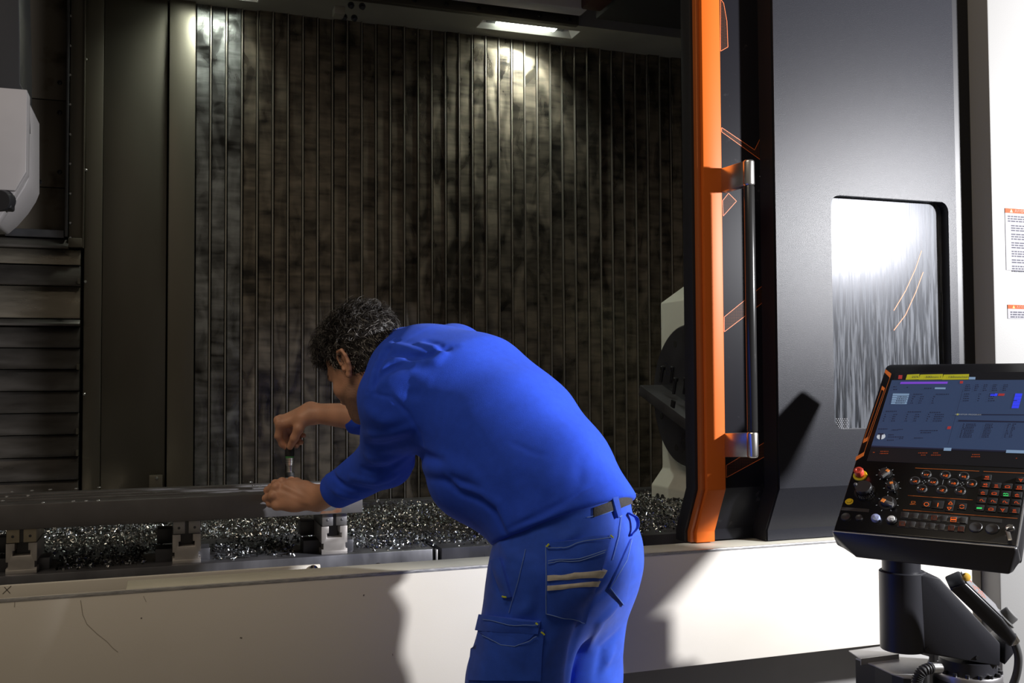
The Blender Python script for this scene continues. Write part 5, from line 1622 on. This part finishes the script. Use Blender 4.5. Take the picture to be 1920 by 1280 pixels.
xv, xq = surface(hair_sdf, HC - .16, HC + .17, .003, 1)
hm = mesh_from('hair', [(xv, xq)])
# short curved locks over the cap
rng = np.random.default_rng(3)
nrm_me = np.empty(len(hm.vertices) * 3, f32)
hm.vertices.foreach_get('normal', nrm_me); nrm_me = nrm_me.reshape(-1, 3)
sel = rng.choice(len(xv), 9000)
LK = B()
lockv, lockf = [], []
for i in sel:
    p = xv[i]; n = nrm_me[i].astype(float)
    q_ = p - HC
    u_ = q_ @ HU; g_ = q_ @ G
    if u_ < -0.03 and rng.random() < .3: continue
    top = np.clip((u_ - .01) / .08, 0, 1)
    flow = -HU * (1 - top) + (G * 0.6 if g_ > 0 else -G * .5) * top + rng.normal(0, .45, 3)
    flow -= n * (flow @ n); flow /= np.linalg.norm(flow) + 1e-9
    side = np.cross(n, flow)
    L = rng.uniform(.010, .020) * (0.6 + .9 * top)
    w = rng.uniform(.0006, .0012)
    curl = rng.normal(0, .6) * top + .2
    k = len(lockv)
    for s in range(4):
        t = s / 3
        c = p + flow * L * t + n * (0.003 + L * (.45 * math.sin(t * 2.4)) * (.45 + .8 * top)) * (1 if s else 0) + side * curl * L * t * t
        ww = w * (1 - .75 * t)
        lockv += [c - side * ww, c + side * ww, c + n * ww * 1.2]
    for s in range(3):
        a = k + s * 3
        for j in range(3):
            lockf.append((a + j, a + (j + 1) % 3, a + 3 + (j + 1) % 3, a + 3 + j))
bm_v = np.array(lockv); bm_f = np.array(lockf)
hm2 = mesh_from('hair', [(xv, xq), (bm_v, bm_f)])
bpy.data.meshes.remove(hm)
tone = np.zeros((len(hm2.vertices), 4), f32); tone[:, 3] = 1
g0 = rng.random(len(lockv) // 12)
g0 = np.repeat(g0, 12)
base_t = np.full(len(xv), .08)
allg = np.concatenate([base_t, np.where(g0 > .78, .50 + .45 * g0, .08)])
co = np.concatenate([xv, bm_v])
lu_ = (co - HC) @ HU
allg = np.clip(allg * np.where(lu_ < .05, 1.0, .55), 0, 1)
tone[:, :3] = (np.array([0.013, 0.010, 0.009])[None] * (1 - allg[:, None]) + np.array([0.36, 0.34, 0.32])[None] * allg[:, None] ** 1.6)
ca = hm2.color_attributes.new('tint', 'FLOAT_COLOR', 'POINT'); ca.data.foreach_set('color', tone.ravel())
mh = bpy.data.materials.new('grey_flecked_hair'); mh.use_nodes = True
pz_ = mh.node_tree.nodes['Principled BSDF']; an = mh.node_tree.nodes.new('ShaderNodeAttribute'); an.attribute_name = 'tint'
mh.node_tree.links.new(an.outputs['Color'], pz_.inputs['Base Color']); pz_.inputs['Roughness'].default_value = 0.42
hair = link_mesh('hair', hm2, mh, man)
hair['label'] = 'short curly dark hair flecked with grey'

# ------------------------------------------------------------------ sweatshirt
HEMC = J(1064, 978, 2.15)
HEMN = FV * math.cos(math.radians(66)) + UPV * math.sin(math.radians(66))
COLC = J(703, 686, 2.45)
COLA = HC - J(790, 690, 2.45); COLA /= np.linalg.norm(COLA)
def sweat_base(P):
    d = None
    for (a, w0, t0_), (b, w1, t1_) in zip(SPINE[:-1], SPINE[1:]):
        s = s_loft(P, a, b, LV, w0, w1, t0_, t1_)
        d = s if d is None else smin(d, s, .05)
    d = smin(d, s_loft(P, SPINE[0][0], SPINE[0][0] - HEMN * .08, LV, .180, .180, .147, .147), .03)
    d = smin(d, s_round_cone(P, SPINE[-1][0], NECKB, .10, .060), .05)
    # shoulders and sleeves
    d = smin(d, s_round_cone(P, SPINE[-1][0] + LV * .05, SHL, .095, .080), .07)
    d = smin(d, s_round_cone(P, SPINE[-1][0] - LV * .05, SHR, .090, .082), .07)
    al = smin(s_round_cone(P, SHL, ELL, .083, .064), s_round_cone(P, ELL, CFL, .064, .047), .03)
    ar = smin(s_round_cone(P, SHR, ELR, .080, .060), s_round_cone(P, ELR, CFR, .058, .043), .03)
    cl = (CFL - ELL) / np.linalg.norm(CFL - ELL); cr_ = (CFR - ELR) / np.linalg.norm(CFR - ELR)
    al = smax(al, (P - CFL.astype(f32)) @ cl.astype(f32) - .004, .008)
    ar = smax(ar, (P - CFR.astype(f32)) @ cr_.astype(f32) - .004, .008)
    d = smin(d, al, .045)
    d = smin(d, ar, .045)
    # belly sags below the bent back
    d = smin(d, s_ellip(P, J(905, 905, 2.235), FV, LV, UPV, .10, .13, .085), .07)
    # collar
    co_ = s_round_cone(P, NECKB + (COLC - NECKB) * -0.6, COLC + COLA * .02, .092, .083)
    co_ = smax(co_, (P - COLC.astype(f32)) @ COLA.astype(f32) - .004, .006)
    d = smin(d, co_, .010)
    # openings
    d = smax(d, -s_round_cone(P, COLC - COLA * .03, COLC + COLA * .10, .072, .080), .006)
    d = smax(d, -((P - HEMC.astype(f32)) @ HEMN.astype(f32)) , .012)
    return d
def seglist(f, pts):
    out = hits(f, pts)
    return [o for o in out if o is not None]
def fold_terms(f, folds):
    """(polyline of surface points, height, width)"""
    res = []
    for pts, h, w in folds:
        P = seglist(f, pts)
        if len(P) >= 2: res.append((np.array(P, f32), h, w))
    return res
def apply_folds(P, d, terms):
    for pl_, h, w in terms:
        lo, hi = pl_.min(0) - 3 * w, pl_.max(0) + 3 * w
        m = ((P > lo) & (P < hi)).all(1) & (np.abs(d) < .05)
        if not m.any(): continue
        Q = P[m]
        best = None
        n = len(pl_) - 1
        for i in range(n):
            a, b = pl_[i], pl_[i + 1]
            ab = b - a
            t = np.clip(((Q - a) @ ab) / (ab @ ab + 1e-12), 0, 1)
            dd = ((Q - a - t[:, None] * ab) ** 2).sum(1)
            u = (i + t) / n
            e = np.exp(-dd / (w * w)) * np.sin(np.pi * (0.12 + 0.76 * u))
            best = e if best is None else np.maximum(best, e)
        d = d.copy()
        d[m] -= h * best
    return d
SW_FOLDS = [
    # collar and shoulder
    ([(712, 652), (735, 648), (770, 655), (800, 662)], 0.0100, .010), ([(708, 672), (735, 664), (765, 670)], -0.0088, .009),
    ([(706, 700), (730, 680), (760, 672)], 0.0088, .010), ([(700, 725), (722, 698), (750, 684)], -0.0088, .009),
    ([(768, 668), (800, 668), (828, 656)], -0.0125, .011), ([(790, 646), (812, 650), (828, 664), (815, 676), (785, 680)], 0.0137, .011),
    ([(745, 676), (780, 684), (820, 676)], 0.0075, .012), ([(800, 640), (830, 655), (850, 650)], -0.0075, .012),
    ([(690, 735), (720, 715), (770, 700), (800, 708)], 0.0075, .016), ([(742, 642), (722, 664), (708, 700), (704, 735)], -.008, .007),
    ([(735, 636), (714, 660), (699, 700), (695, 735)], .005, .008), ([(760, 735), (790, 742)], -0.0050, .014),
    # sleeve seam
    ([(690, 735), (735, 745), (765, 775), (788, 815), (792, 835)], -.004, .005),
    # near sleeve, gathered towards the elbow
    ([(668, 800), (700, 815), (740, 810), (772, 800)], 0.0128, .012), ([(662, 822), (690, 838), (730, 838), (765, 825)], -0.0128, .011),
    ([(655, 840), (690, 858), (735, 858)], 0.0144, .012), ([(645, 862), (680, 880), (730, 878), (755, 862)], -0.0128, .010),
    ([(632, 870), (660, 895), (705, 903), (740, 890)], 0.0128, .011), ([(622, 884), (648, 912), (690, 918)], -0.0112, .009),
    ([(612, 892), (636, 925), (668, 933)], 0.0096, .009), ([(690, 770), (720, 790), (760, 785)], 0.0096, .016),
    # armpit to belly
    ([(762, 858), (790, 850), (830, 862)], -.009, .012), ([(775, 872), (810, 878), (850, 880), (890, 895)], .009, .014),
    ([(790, 845), (830, 855), (880, 880), (920, 925), (950, 960)], .004, .012), ([(800, 893), (850, 900), (905, 925)], -.006, .013),
    # side pocket welt
    ([(842, 895), (865, 912), (905, 925), (935, 945), (950, 985)], .011, .009), ([(838, 905), (862, 924), (900, 936), (926, 956), (944, 995)], -.012, .008),
    # waist: soft diagonal drags above the hem
    ([(985, 900), (1010, 930), (1020, 955)], -.003, .016), ([(1030, 880), (1022, 920), (1005, 960)], .005, .018),
    ([(1090, 868), (1085, 900), (1060, 935)], -.007, .013), ([(1000, 850), (985, 885), (960, 905)], -.003, .018),
    ([(960, 830), (1000, 848), (1020, 852)], -.003, .007), ([(1040, 905), (1025, 945), (1000, 975)], -.004, .015),
    # hem seam line
    ([(1164, 868), (1120, 905), (1060, 940), (1005, 968), (955, 990)], -.007, .006),
    ([(975, 960), (985, 995)], .006, .016), ([(1100, 930), (1090, 960)], .004, .014),
]
SW_T = fold_terms(sweat_base, SW_FOLDS)
def sweat_sdf(P):
    d = sweat_base(P)
    d = d + 0.0016 * np.sin(P[:, 0] * 31 + 2 * np.sin(P[:, 2] * 17)) * np.sin(P[:, 1] * 27 + P[:, 2] * 23)
    return apply_folds(P, d, SW_T)
spts = np.array([s[0] for s in SPINE] + [SHL, SHR, ELL, ELR, CFL, CFR, COLC])
sv, sq = surface(sweat_sdf, spts.min(0) - .2, spts.max(0) + .2, .0030, 1)
M_FLEECE = mat('blue_fleece', (0.026, 0.085, 0.68), 0.85, spec=0.15, sheen=0.15, var=0.06, scale=60, bump=0.0008, bscale=900)
MATS['blue_fleece'].node_tree.nodes['Principled BSDF'].inputs['Sheen Tint'].default_value = (0.35, 0.5, 1.0, 1)
sw_o = link_mesh('sweatshirt', mesh_from('sweatshirt', [(sv, sq)]), M_FLEECE, man)
sw_o['label'] = 'royal blue fleece sweatshirt with turned-up collar'

# ------------------------------------------------------------------ trousers
TRC = J(1090, 962, 2.13)
def trou_base(P):
    d = s_loft(P, J(1066, 960, 2.15), J(1066, 1050, 2.15), LV, .160, .178, .126, .132)
    d = smin(d, s_loft(P, J(1066, 1050, 2.15), J(1062, 1085, 2.15), LV, .178, .165, .132, .125), .04)
    bl, br_ = J(1066, 1040, 2.08), J(1127, 1045, 2.19)
    d = smin(d, s_ellip(P, bl, FV, LV, UPV, .100, .088, .095), .05)
    d = smin(d, s_ellip(P, br_, FV, LV, UPV, .078, .080, .095), .05)
    kl = J(968, 1285, 2.085); kr = J(1077, 1285, 2.245)
    gl = smin(s_round_cone(P, J(1015, 1090, 2.085), kl, .112, .099), s_round_cone(P, kl, KNL, .099, .090), .04)
    gl = smin(gl, s_round_cone(P, KNL, ANL, .090, .078), .04)
    gr = smin(s_round_cone(P, J(1092, 1090, 2.205), kr, .108, .100), s_round_cone(P, kr, KNR, .100, .088), .04)
    gr = smin(gr, s_round_cone(P, KNR, ANR, .085, .078), .04)
    d = smin(d, smin(gl, gr, .016), .035)
    d = smax(d, ((P - J(1100, 938, 2.13).astype(f32)) @ HEMN.astype(f32)), .008)
    d = smax(d, 0.05 - P[:, 2], .01)
    return d
TR_FOLDS = [
    ([(1160, 960), (1158, 1000), (1145, 1050), (1120, 1095), (1098, 1130)], -.010, .010),     # seat seam
    ([(1110, 1115), (1090, 1165), (1072, 1220), (1062, 1278)], -.010, .010),                   # between the legs
    ([(1122, 1100), (1100, 1112), (1070, 1110)], .007, .012), ([(1108, 1130), (1080, 1150), (1045, 1165)], -.006, .012),
    ([(1150, 1090), (1130, 1115), (1112, 1125)], -.006, .010), ([(1160, 1130), (1125, 1165), (1105, 1215)], .006, .012),
    ([(1158, 1185), (1130, 1215), (1118, 1270)], -.005, .010), ([(1150, 1220), (1135, 1250)], .005, .010),
    ([(1010, 1110), (1000, 1180), (985, 1260)], -.004, .010), ([(935, 1010), (955, 1040), (985, 1050)], .006, .012),
    ([(1000, 1130), (960, 1160)], .005, .012), ([(1045, 1180), (1020, 1230), (1005, 1275)], .006, .016),
    ([(1075, 1000), (1050, 1020)], .005, .012), ([(1120, 985), (1090, 1010), (1050, 1030)], -.004, .012), ([(1040, 1060), (1070, 1075)], .004, .010),
    ([(925, 1070), (935, 1100), (950, 1125)], -.006, .009), ([(930, 1180), (920, 1230), (905, 1275)], .006, .014),
]
TR_T = fold_terms(trou_base, TR_FOLDS)
def trou_sdf(P):
    d = trou_base(P)
    d = d + 0.0018 * np.sin(P[:, 0] * 41 + 2 * np.sin(P[:, 2] * 19)) * np.sin(P[:, 1] * 37 + P[:, 2] * 31)
    return apply_folds(P, d, TR_T)
tpts = np.array([PEL, KNL, KNR, ANL, ANR])
tlo, thi = tpts.min(0) - .22, tpts.max(0) + .22
tlo[2] = 0.03; thi[2] = PEL[2] + .16
tv, tq = surface(trou_sdf, tlo, thi, .0038, 1)
M_TWILL = mat('blue_work_twill', (0.020, 0.085, 0.58), 0.72, spec=0.3, var=0.10, scale=45, sheen=0.15, bump=0.0005, bscale=1400)
tr_o = link_mesh('trousers', mesh_from('trousers', [(tv, tq)]), M_TWILL, man)
tr_o['label'] = 'blue work trousers with stitched pockets'

# pieces sewn on to the trousers: a grid of surface points, lifted a little
def sewn(name, quad, m, f=trou_sdf, n=(14, 14), lift=.003, thick=.003, parent=None, label=None, bulge=0.0):
    """quad: four pixel corners in order; the piece follows the cloth below it"""
    (x0, y0), (x1, y1), (x2, y2), (x3, y3) = quad
    nu, nv_ = n
    top, bot = [], []
    uv = [(i / nu, j / nv_) for j in range(nv_ + 1) for i in range(nu + 1)]
    pix = [((1 - v) * ((1 - u) * x0 + u * x1) + v * ((1 - u) * x3 + u * x2), (1 - v) * ((1 - u) * y0 + u * y1) + v * ((1 - u) * y3 + u * y2)) for u, v in uv]
    H_ = hits(f, pix)
    last = next((p for p in H_ if p is not None), J(x0, y0, 2.1))
    for k_, p in enumerate(H_):
        if p is None: H_[k_] = last
        last = H_[k_]
    for (u, v), p, g in zip(uv, H_, grads(f, H_)):
        top.append(p + g * (lift + bulge * math.sin(math.pi * u) * math.sin(math.pi * v)))
        bot.append(p - g * .002)
    b = B()
    W = nu + 1
    N_ = len(top)
    f_ = []
    for j in range(nv_):
        for i in range(nu):
            a = j * W + i
            f_.append((a, a + 1, a + W + 1, a + W)); f_.append((N_ + a, N_ + a + W, N_ + a + W + 1, N_ + a + 1))
    rim = [i for i in range(W)] + [W * j + nu for j in range(1, nv_ + 1)] + [W * nv_ + i for i in range(nu - 1, -1, -1)] + [W * j for j in range(nv_ - 1, 0, -1)]
    for a, c in zip(rim, rim[1:] + rim[:1]):
        f_.append((a, N_ + a, N_ + c, c))
    b.add(top + bot, f_)
    return b.build(name, m, parent or tr_o, smooth=50, label=label)
def stitch(pts, m, r=.0009, f=trou_sdf, lift=.0035, parent=None, dash=True, name='stitching'):
    P = []
    for (xa, ya), (xb, yb_) in zip(pts[:-1], pts[1:]):
        n = max(2, int(math.hypot(xb - xa, yb_ - ya) / 3))
        for k in range(n):
            P.append((xa + (xb - xa) * k / n, ya + (yb_ - ya) * k / n))
    P.append(pts[-1])
    Q = [p for p in hits(f, P) if p is not None]
    if len(Q) < 2: return None
    Q = list(np.array(Q) + grads(f, Q) * lift)
    return B().tube(Q, r, 5).build(name, m, parent or tr_o)
M_THREAD = mat('pale_blue_thread', (0.16, 0.27, 0.62), 0.8)
M_YTHREAD = mat('lime_bar_tack', (0.55, 0.62, 0.04), 0.8)
M_REFL = mat('silver_reflective_tape', (0.58, 0.54, 0.48), 0.45, metal=0.15, var=0.12, scale=70)
pk = sewn('back_pocket', [(1026, 1018), (1143, 1003), (1096, 1166), (1022, 1148)], M_TWILL, lift=.0065, bulge=.004, label='back pocket with two reflective stripes')
pk_f = trou_sdf
stitch([(1028, 1028), (1085, 1020), (1141, 1008)], M_THREAD, lift=.0105, parent=pk)
stitch([(1028, 1057), (1085, 1050), (1128, 1036)], M_THREAD, lift=.0105, parent=pk)
stitch([(1028, 1053), (1085, 1046), (1130, 1032)], M_THREAD, lift=.0105, parent=pk)
stitch([(1024, 1022), (1024, 1148), (1094, 1164)], M_THREAD, lift=.0072, parent=pk)
sewn('reflective_stripe', [(1026, 1078), (1132, 1066), (1122, 1079), (1026, 1087)], M_REFL, n=(20, 3), lift=.0110, parent=pk, bulge=.002)
sewn('reflective_stripe', [(1026, 1096), (1120, 1086), (1115, 1097), (1026, 1104)], M_REFL, n=(20, 3), lift=.0110, parent=pk, bulge=.002)
rp_ = sewn('back_pocket', [(1181, 1010), (1196, 1004), (1168, 1134), (1140, 1102)], M_TWILL, n=(6, 12), lift=.004)
stitch([(1181, 1012), (1172, 1050), (1142, 1100), (1166, 1132)], M_THREAD, lift=.0045, parent=rp_)
fl_ = sewn('cargo_flap', [(905, 1152), (1014, 1164), (1010, 1186), (898, 1182)], M_TWILL, n=(14, 5), lift=.009, bulge=.003)
fl2 = sewn('cargo_flap', [(899, 1180), (1011, 1182), (966, 1212), (944, 1210)], M_TWILL, n=(14, 5), lift=.0085)
cp_ = sewn('cargo_pocket', [(893, 1158), (1020, 1180), (1012, 1275), (880, 1275)], M_TWILL, n=(12, 12), lift=.005, bulge=.006)
stitch([(915, 1161), (960, 1167), (1012, 1168)], M_THREAD, r=.0007, lift=.0125, parent=fl_)
stitch([(912, 1190), (944, 1207), (968, 1209), (1008, 1190)], M_THREAD, r=.0007, lift=.0105, parent=fl2)
sp3 = sewn('side_pocket', [(923, 1052), (940, 1046), (960, 1118), (944, 1120)], M_TWILL, n=(4, 10), lift=.006)
for a in ([(1026, 1026), (1031, 1020)], [(1138, 1005), (1142, 1009)], [(950, 1116), (956, 1117)], [(1007, 1164), (1011, 1168)], [(1015, 1181), (1020, 1186)]):
    stitch(a, M_YTHREAD, r=.0018, lift=.011, name='bar_tack')
stitch([(986, 1030), (972, 1090), (960, 1130), (955, 1148)], M_THREAD, r=.0006, lift=.002)
stitch([(1164, 965), (1160, 1005), (1148, 1050)], M_THREAD, lift=.002)
stitch([(1100, 970), (1130, 964), (1155, 955)], M_THREAD, lift=.002)
# belt and loops
bl_ = sewn('belt', [(1112, 952), (1187, 924), (1188, 942), (1112, 970)], mat('woven_black_belt', (0.022, 0.018, 0.018), 0.7, var=0.5, scale=160, bump=0.001, bscale=350), n=(14, 4), lift=.0045, parent=tr_o)
for qd in ([(1143, 934), (1153, 932), (1161, 968), (1152, 971)],):
    lp = sewn('belt_loop', qd, M_TWILL, n=(3, 8), lift=.009)
stitch([(1153, 969), (1160, 967)], M_THREAD, lift=.010)
lpP = [hit(trou_sdf, *q_) for q_ in ((1176, 962), (1182, 972), (1184, 990), (1180, 1004))]
lpP = [p + grad(trou_sdf, p) * o for p, o in zip(lpP, (.004, .014, .014, .004))]
B().tube(smoothpath(lpP, 5), .007, 8, flat=.3).build('tool_loop', M_TWILL, tr_o)

# shoes on the floor below the frame
M_SHOE = mat('black_work_shoe', (0.02, 0.02, 0.02), 0.5)
for A in (ANL, ANR):
    sb_ = lambda P, A=A: smin(s_ellip(P, np.array([A[0], A[1], .055]) + FV * .07, FV, LV, UPV, .15, .052, .05), s_round_cone(P, np.array([A[0], A[1], .05]), np.array([A[0], A[1], .13]), .055, .05), .04)
    fn = lambda P, g=sb_: smax(g(P), 0.004 - P[:, 2], .006)
    v_, q_ = surface(fn, np.array([A[0], A[1], .05]) - .26, np.array([A[0], A[1], .05]) + .26, .006, 1)
    link_mesh('shoe', mesh_from('shoe', [(v_, q_)]), M_SHOE, man)
# ------------------------------------------------------------------ metal chips: curled flakes heaped in the chamber
rng = np.random.default_rng(11)
def bed_z(x, y):
    t = np.clip((y - 2.95) / 1.2, 0, 1)
    z = 0.862 - 0.055 * t
    return z + 0.010 * np.sin(x * 7.1 + 1) * np.sin(y * 9.3) + 0.006 * np.sin(x * 19 + y * 13)
cx0, cx1, cy0, cy1 = -1.4, 3.6, 2.885, 4.19
# the lumpy bed below the flakes
nx, ny = 160, 44
gx = np.linspace(cx0, cx1, nx); gy = np.linspace(3.03, cy1, ny)
X, Y = np.meshgrid(gx, gy, indexing='ij')
Z = bed_z(X, Y) - 0.014 + rng.normal(0, .003, X.shape)
bedv = np.stack([X, Y, Z], -1).reshape(-1, 3)
bi = np.arange(nx * ny).reshape(nx, ny)
bedq = np.stack([bi[:-1, :-1], bi[1:, :-1], bi[1:, 1:], bi[:-1, 1:]], -1).reshape(-1, 4)
N_CH = 36000
# denser towards the front, where each flake shows
u = rng.random(N_CH)
py_ = cy0 + (cy1 - cy0) * u ** 1.35
px_ = cx0 + (cx1 - cx0) * rng.random(N_CH)
spill = rng.random(N_CH) < 0.05
py_ = np.where(spill, 2.89 - 0.08 * rng.random(N_CH) ** 2, py_)
pz__ = np.where(spill, ZT + 0.002, bed_z(px_, py_) + rng.uniform(-.012, .006, N_CH))
# no flakes inside the vises or the rotary table
keep_ = np.ones(N_CH, bool)
for vx in VX:
    keep_ &= ~((px_ > vx - .10) & (px_ < vx + .075) & (py_ < 3.02) & (py_ > 2.79))
keep_ &= ~((px_ > XR - .05) & (px_ < XR + .56) & (py_ > YNear) & (py_ < YFar))
px_, py_, pz__ = px_[keep_], py_[keep_], pz__[keep_]
N_CH = len(px_)
nseg = 4
L = rng.uniform(.006, .017, N_CH); W = rng.uniform(.0022, .0048, N_CH)
arc = rng.uniform(1.2, 4.6, N_CH)
# random frames
Q = rng.normal(size=(N_CH, 4)); Q /= np.linalg.norm(Q, axis=1)[:, None]
w, x, y, z = Q.T
Rm = np.stack([np.stack([1 - 2 * (y * y + z * z), 2 * (x * y - z * w), 2 * (x * z + y * w)], -1),
               np.stack([2 * (x * y + z * w), 1 - 2 * (x * x + z * z), 2 * (y * z - x * w)], -1),
               np.stack([2 * (x * z - y * w), 2 * (y * z + x * w), 1 - 2 * (x * x + y * y)], -1)], 1)
rad_ = L / arc
vv = []
for s in range(nseg + 1):
    a = arc * (s / nseg - .5)
    for sd in (-1, 1):
        loc = np.stack([rad_ * np.sin(a), rad_ * (np.cos(a) - 1) * 1.0, sd * W * (1 - .25 * abs(s / nseg - .5)) + .0012 * np.sin(a * 1.5)], -1)
        vv.append(np.einsum('nij,nj->ni', Rm, loc))
V = np.stack(vv, 1) + np.stack([px_, py_, pz__], -1)[:, None, :]
F = []
for s in range(nseg):
    F.append(np.array([2 * s, 2 * s + 1, 2 * s + 3, 2 * s + 2]))
F = np.stack(F)[None] + (np.arange(N_CH) * 2 * (nseg + 1))[:, None, None]
sme = mesh_from('metal_chips', [(V.reshape(-1, 3), F.reshape(-1, 4)), (bedv, bedq)])
M_CHIP = mat('bright_steel_chip', (0.60, 0.64, 0.66), 0.2, metal=1.0, col2=(0.20, 0.19, 0.18), scale=45, sharp=(0.4, 0.6))
ch_ = link_mesh('metal_chips', sme, M_CHIP, None, base=(1.0, 3.4, 0.8))
props(ch_, 'heap of curled shiny metal chips covering the chamber bed', 'metal chips', kind='stuff')
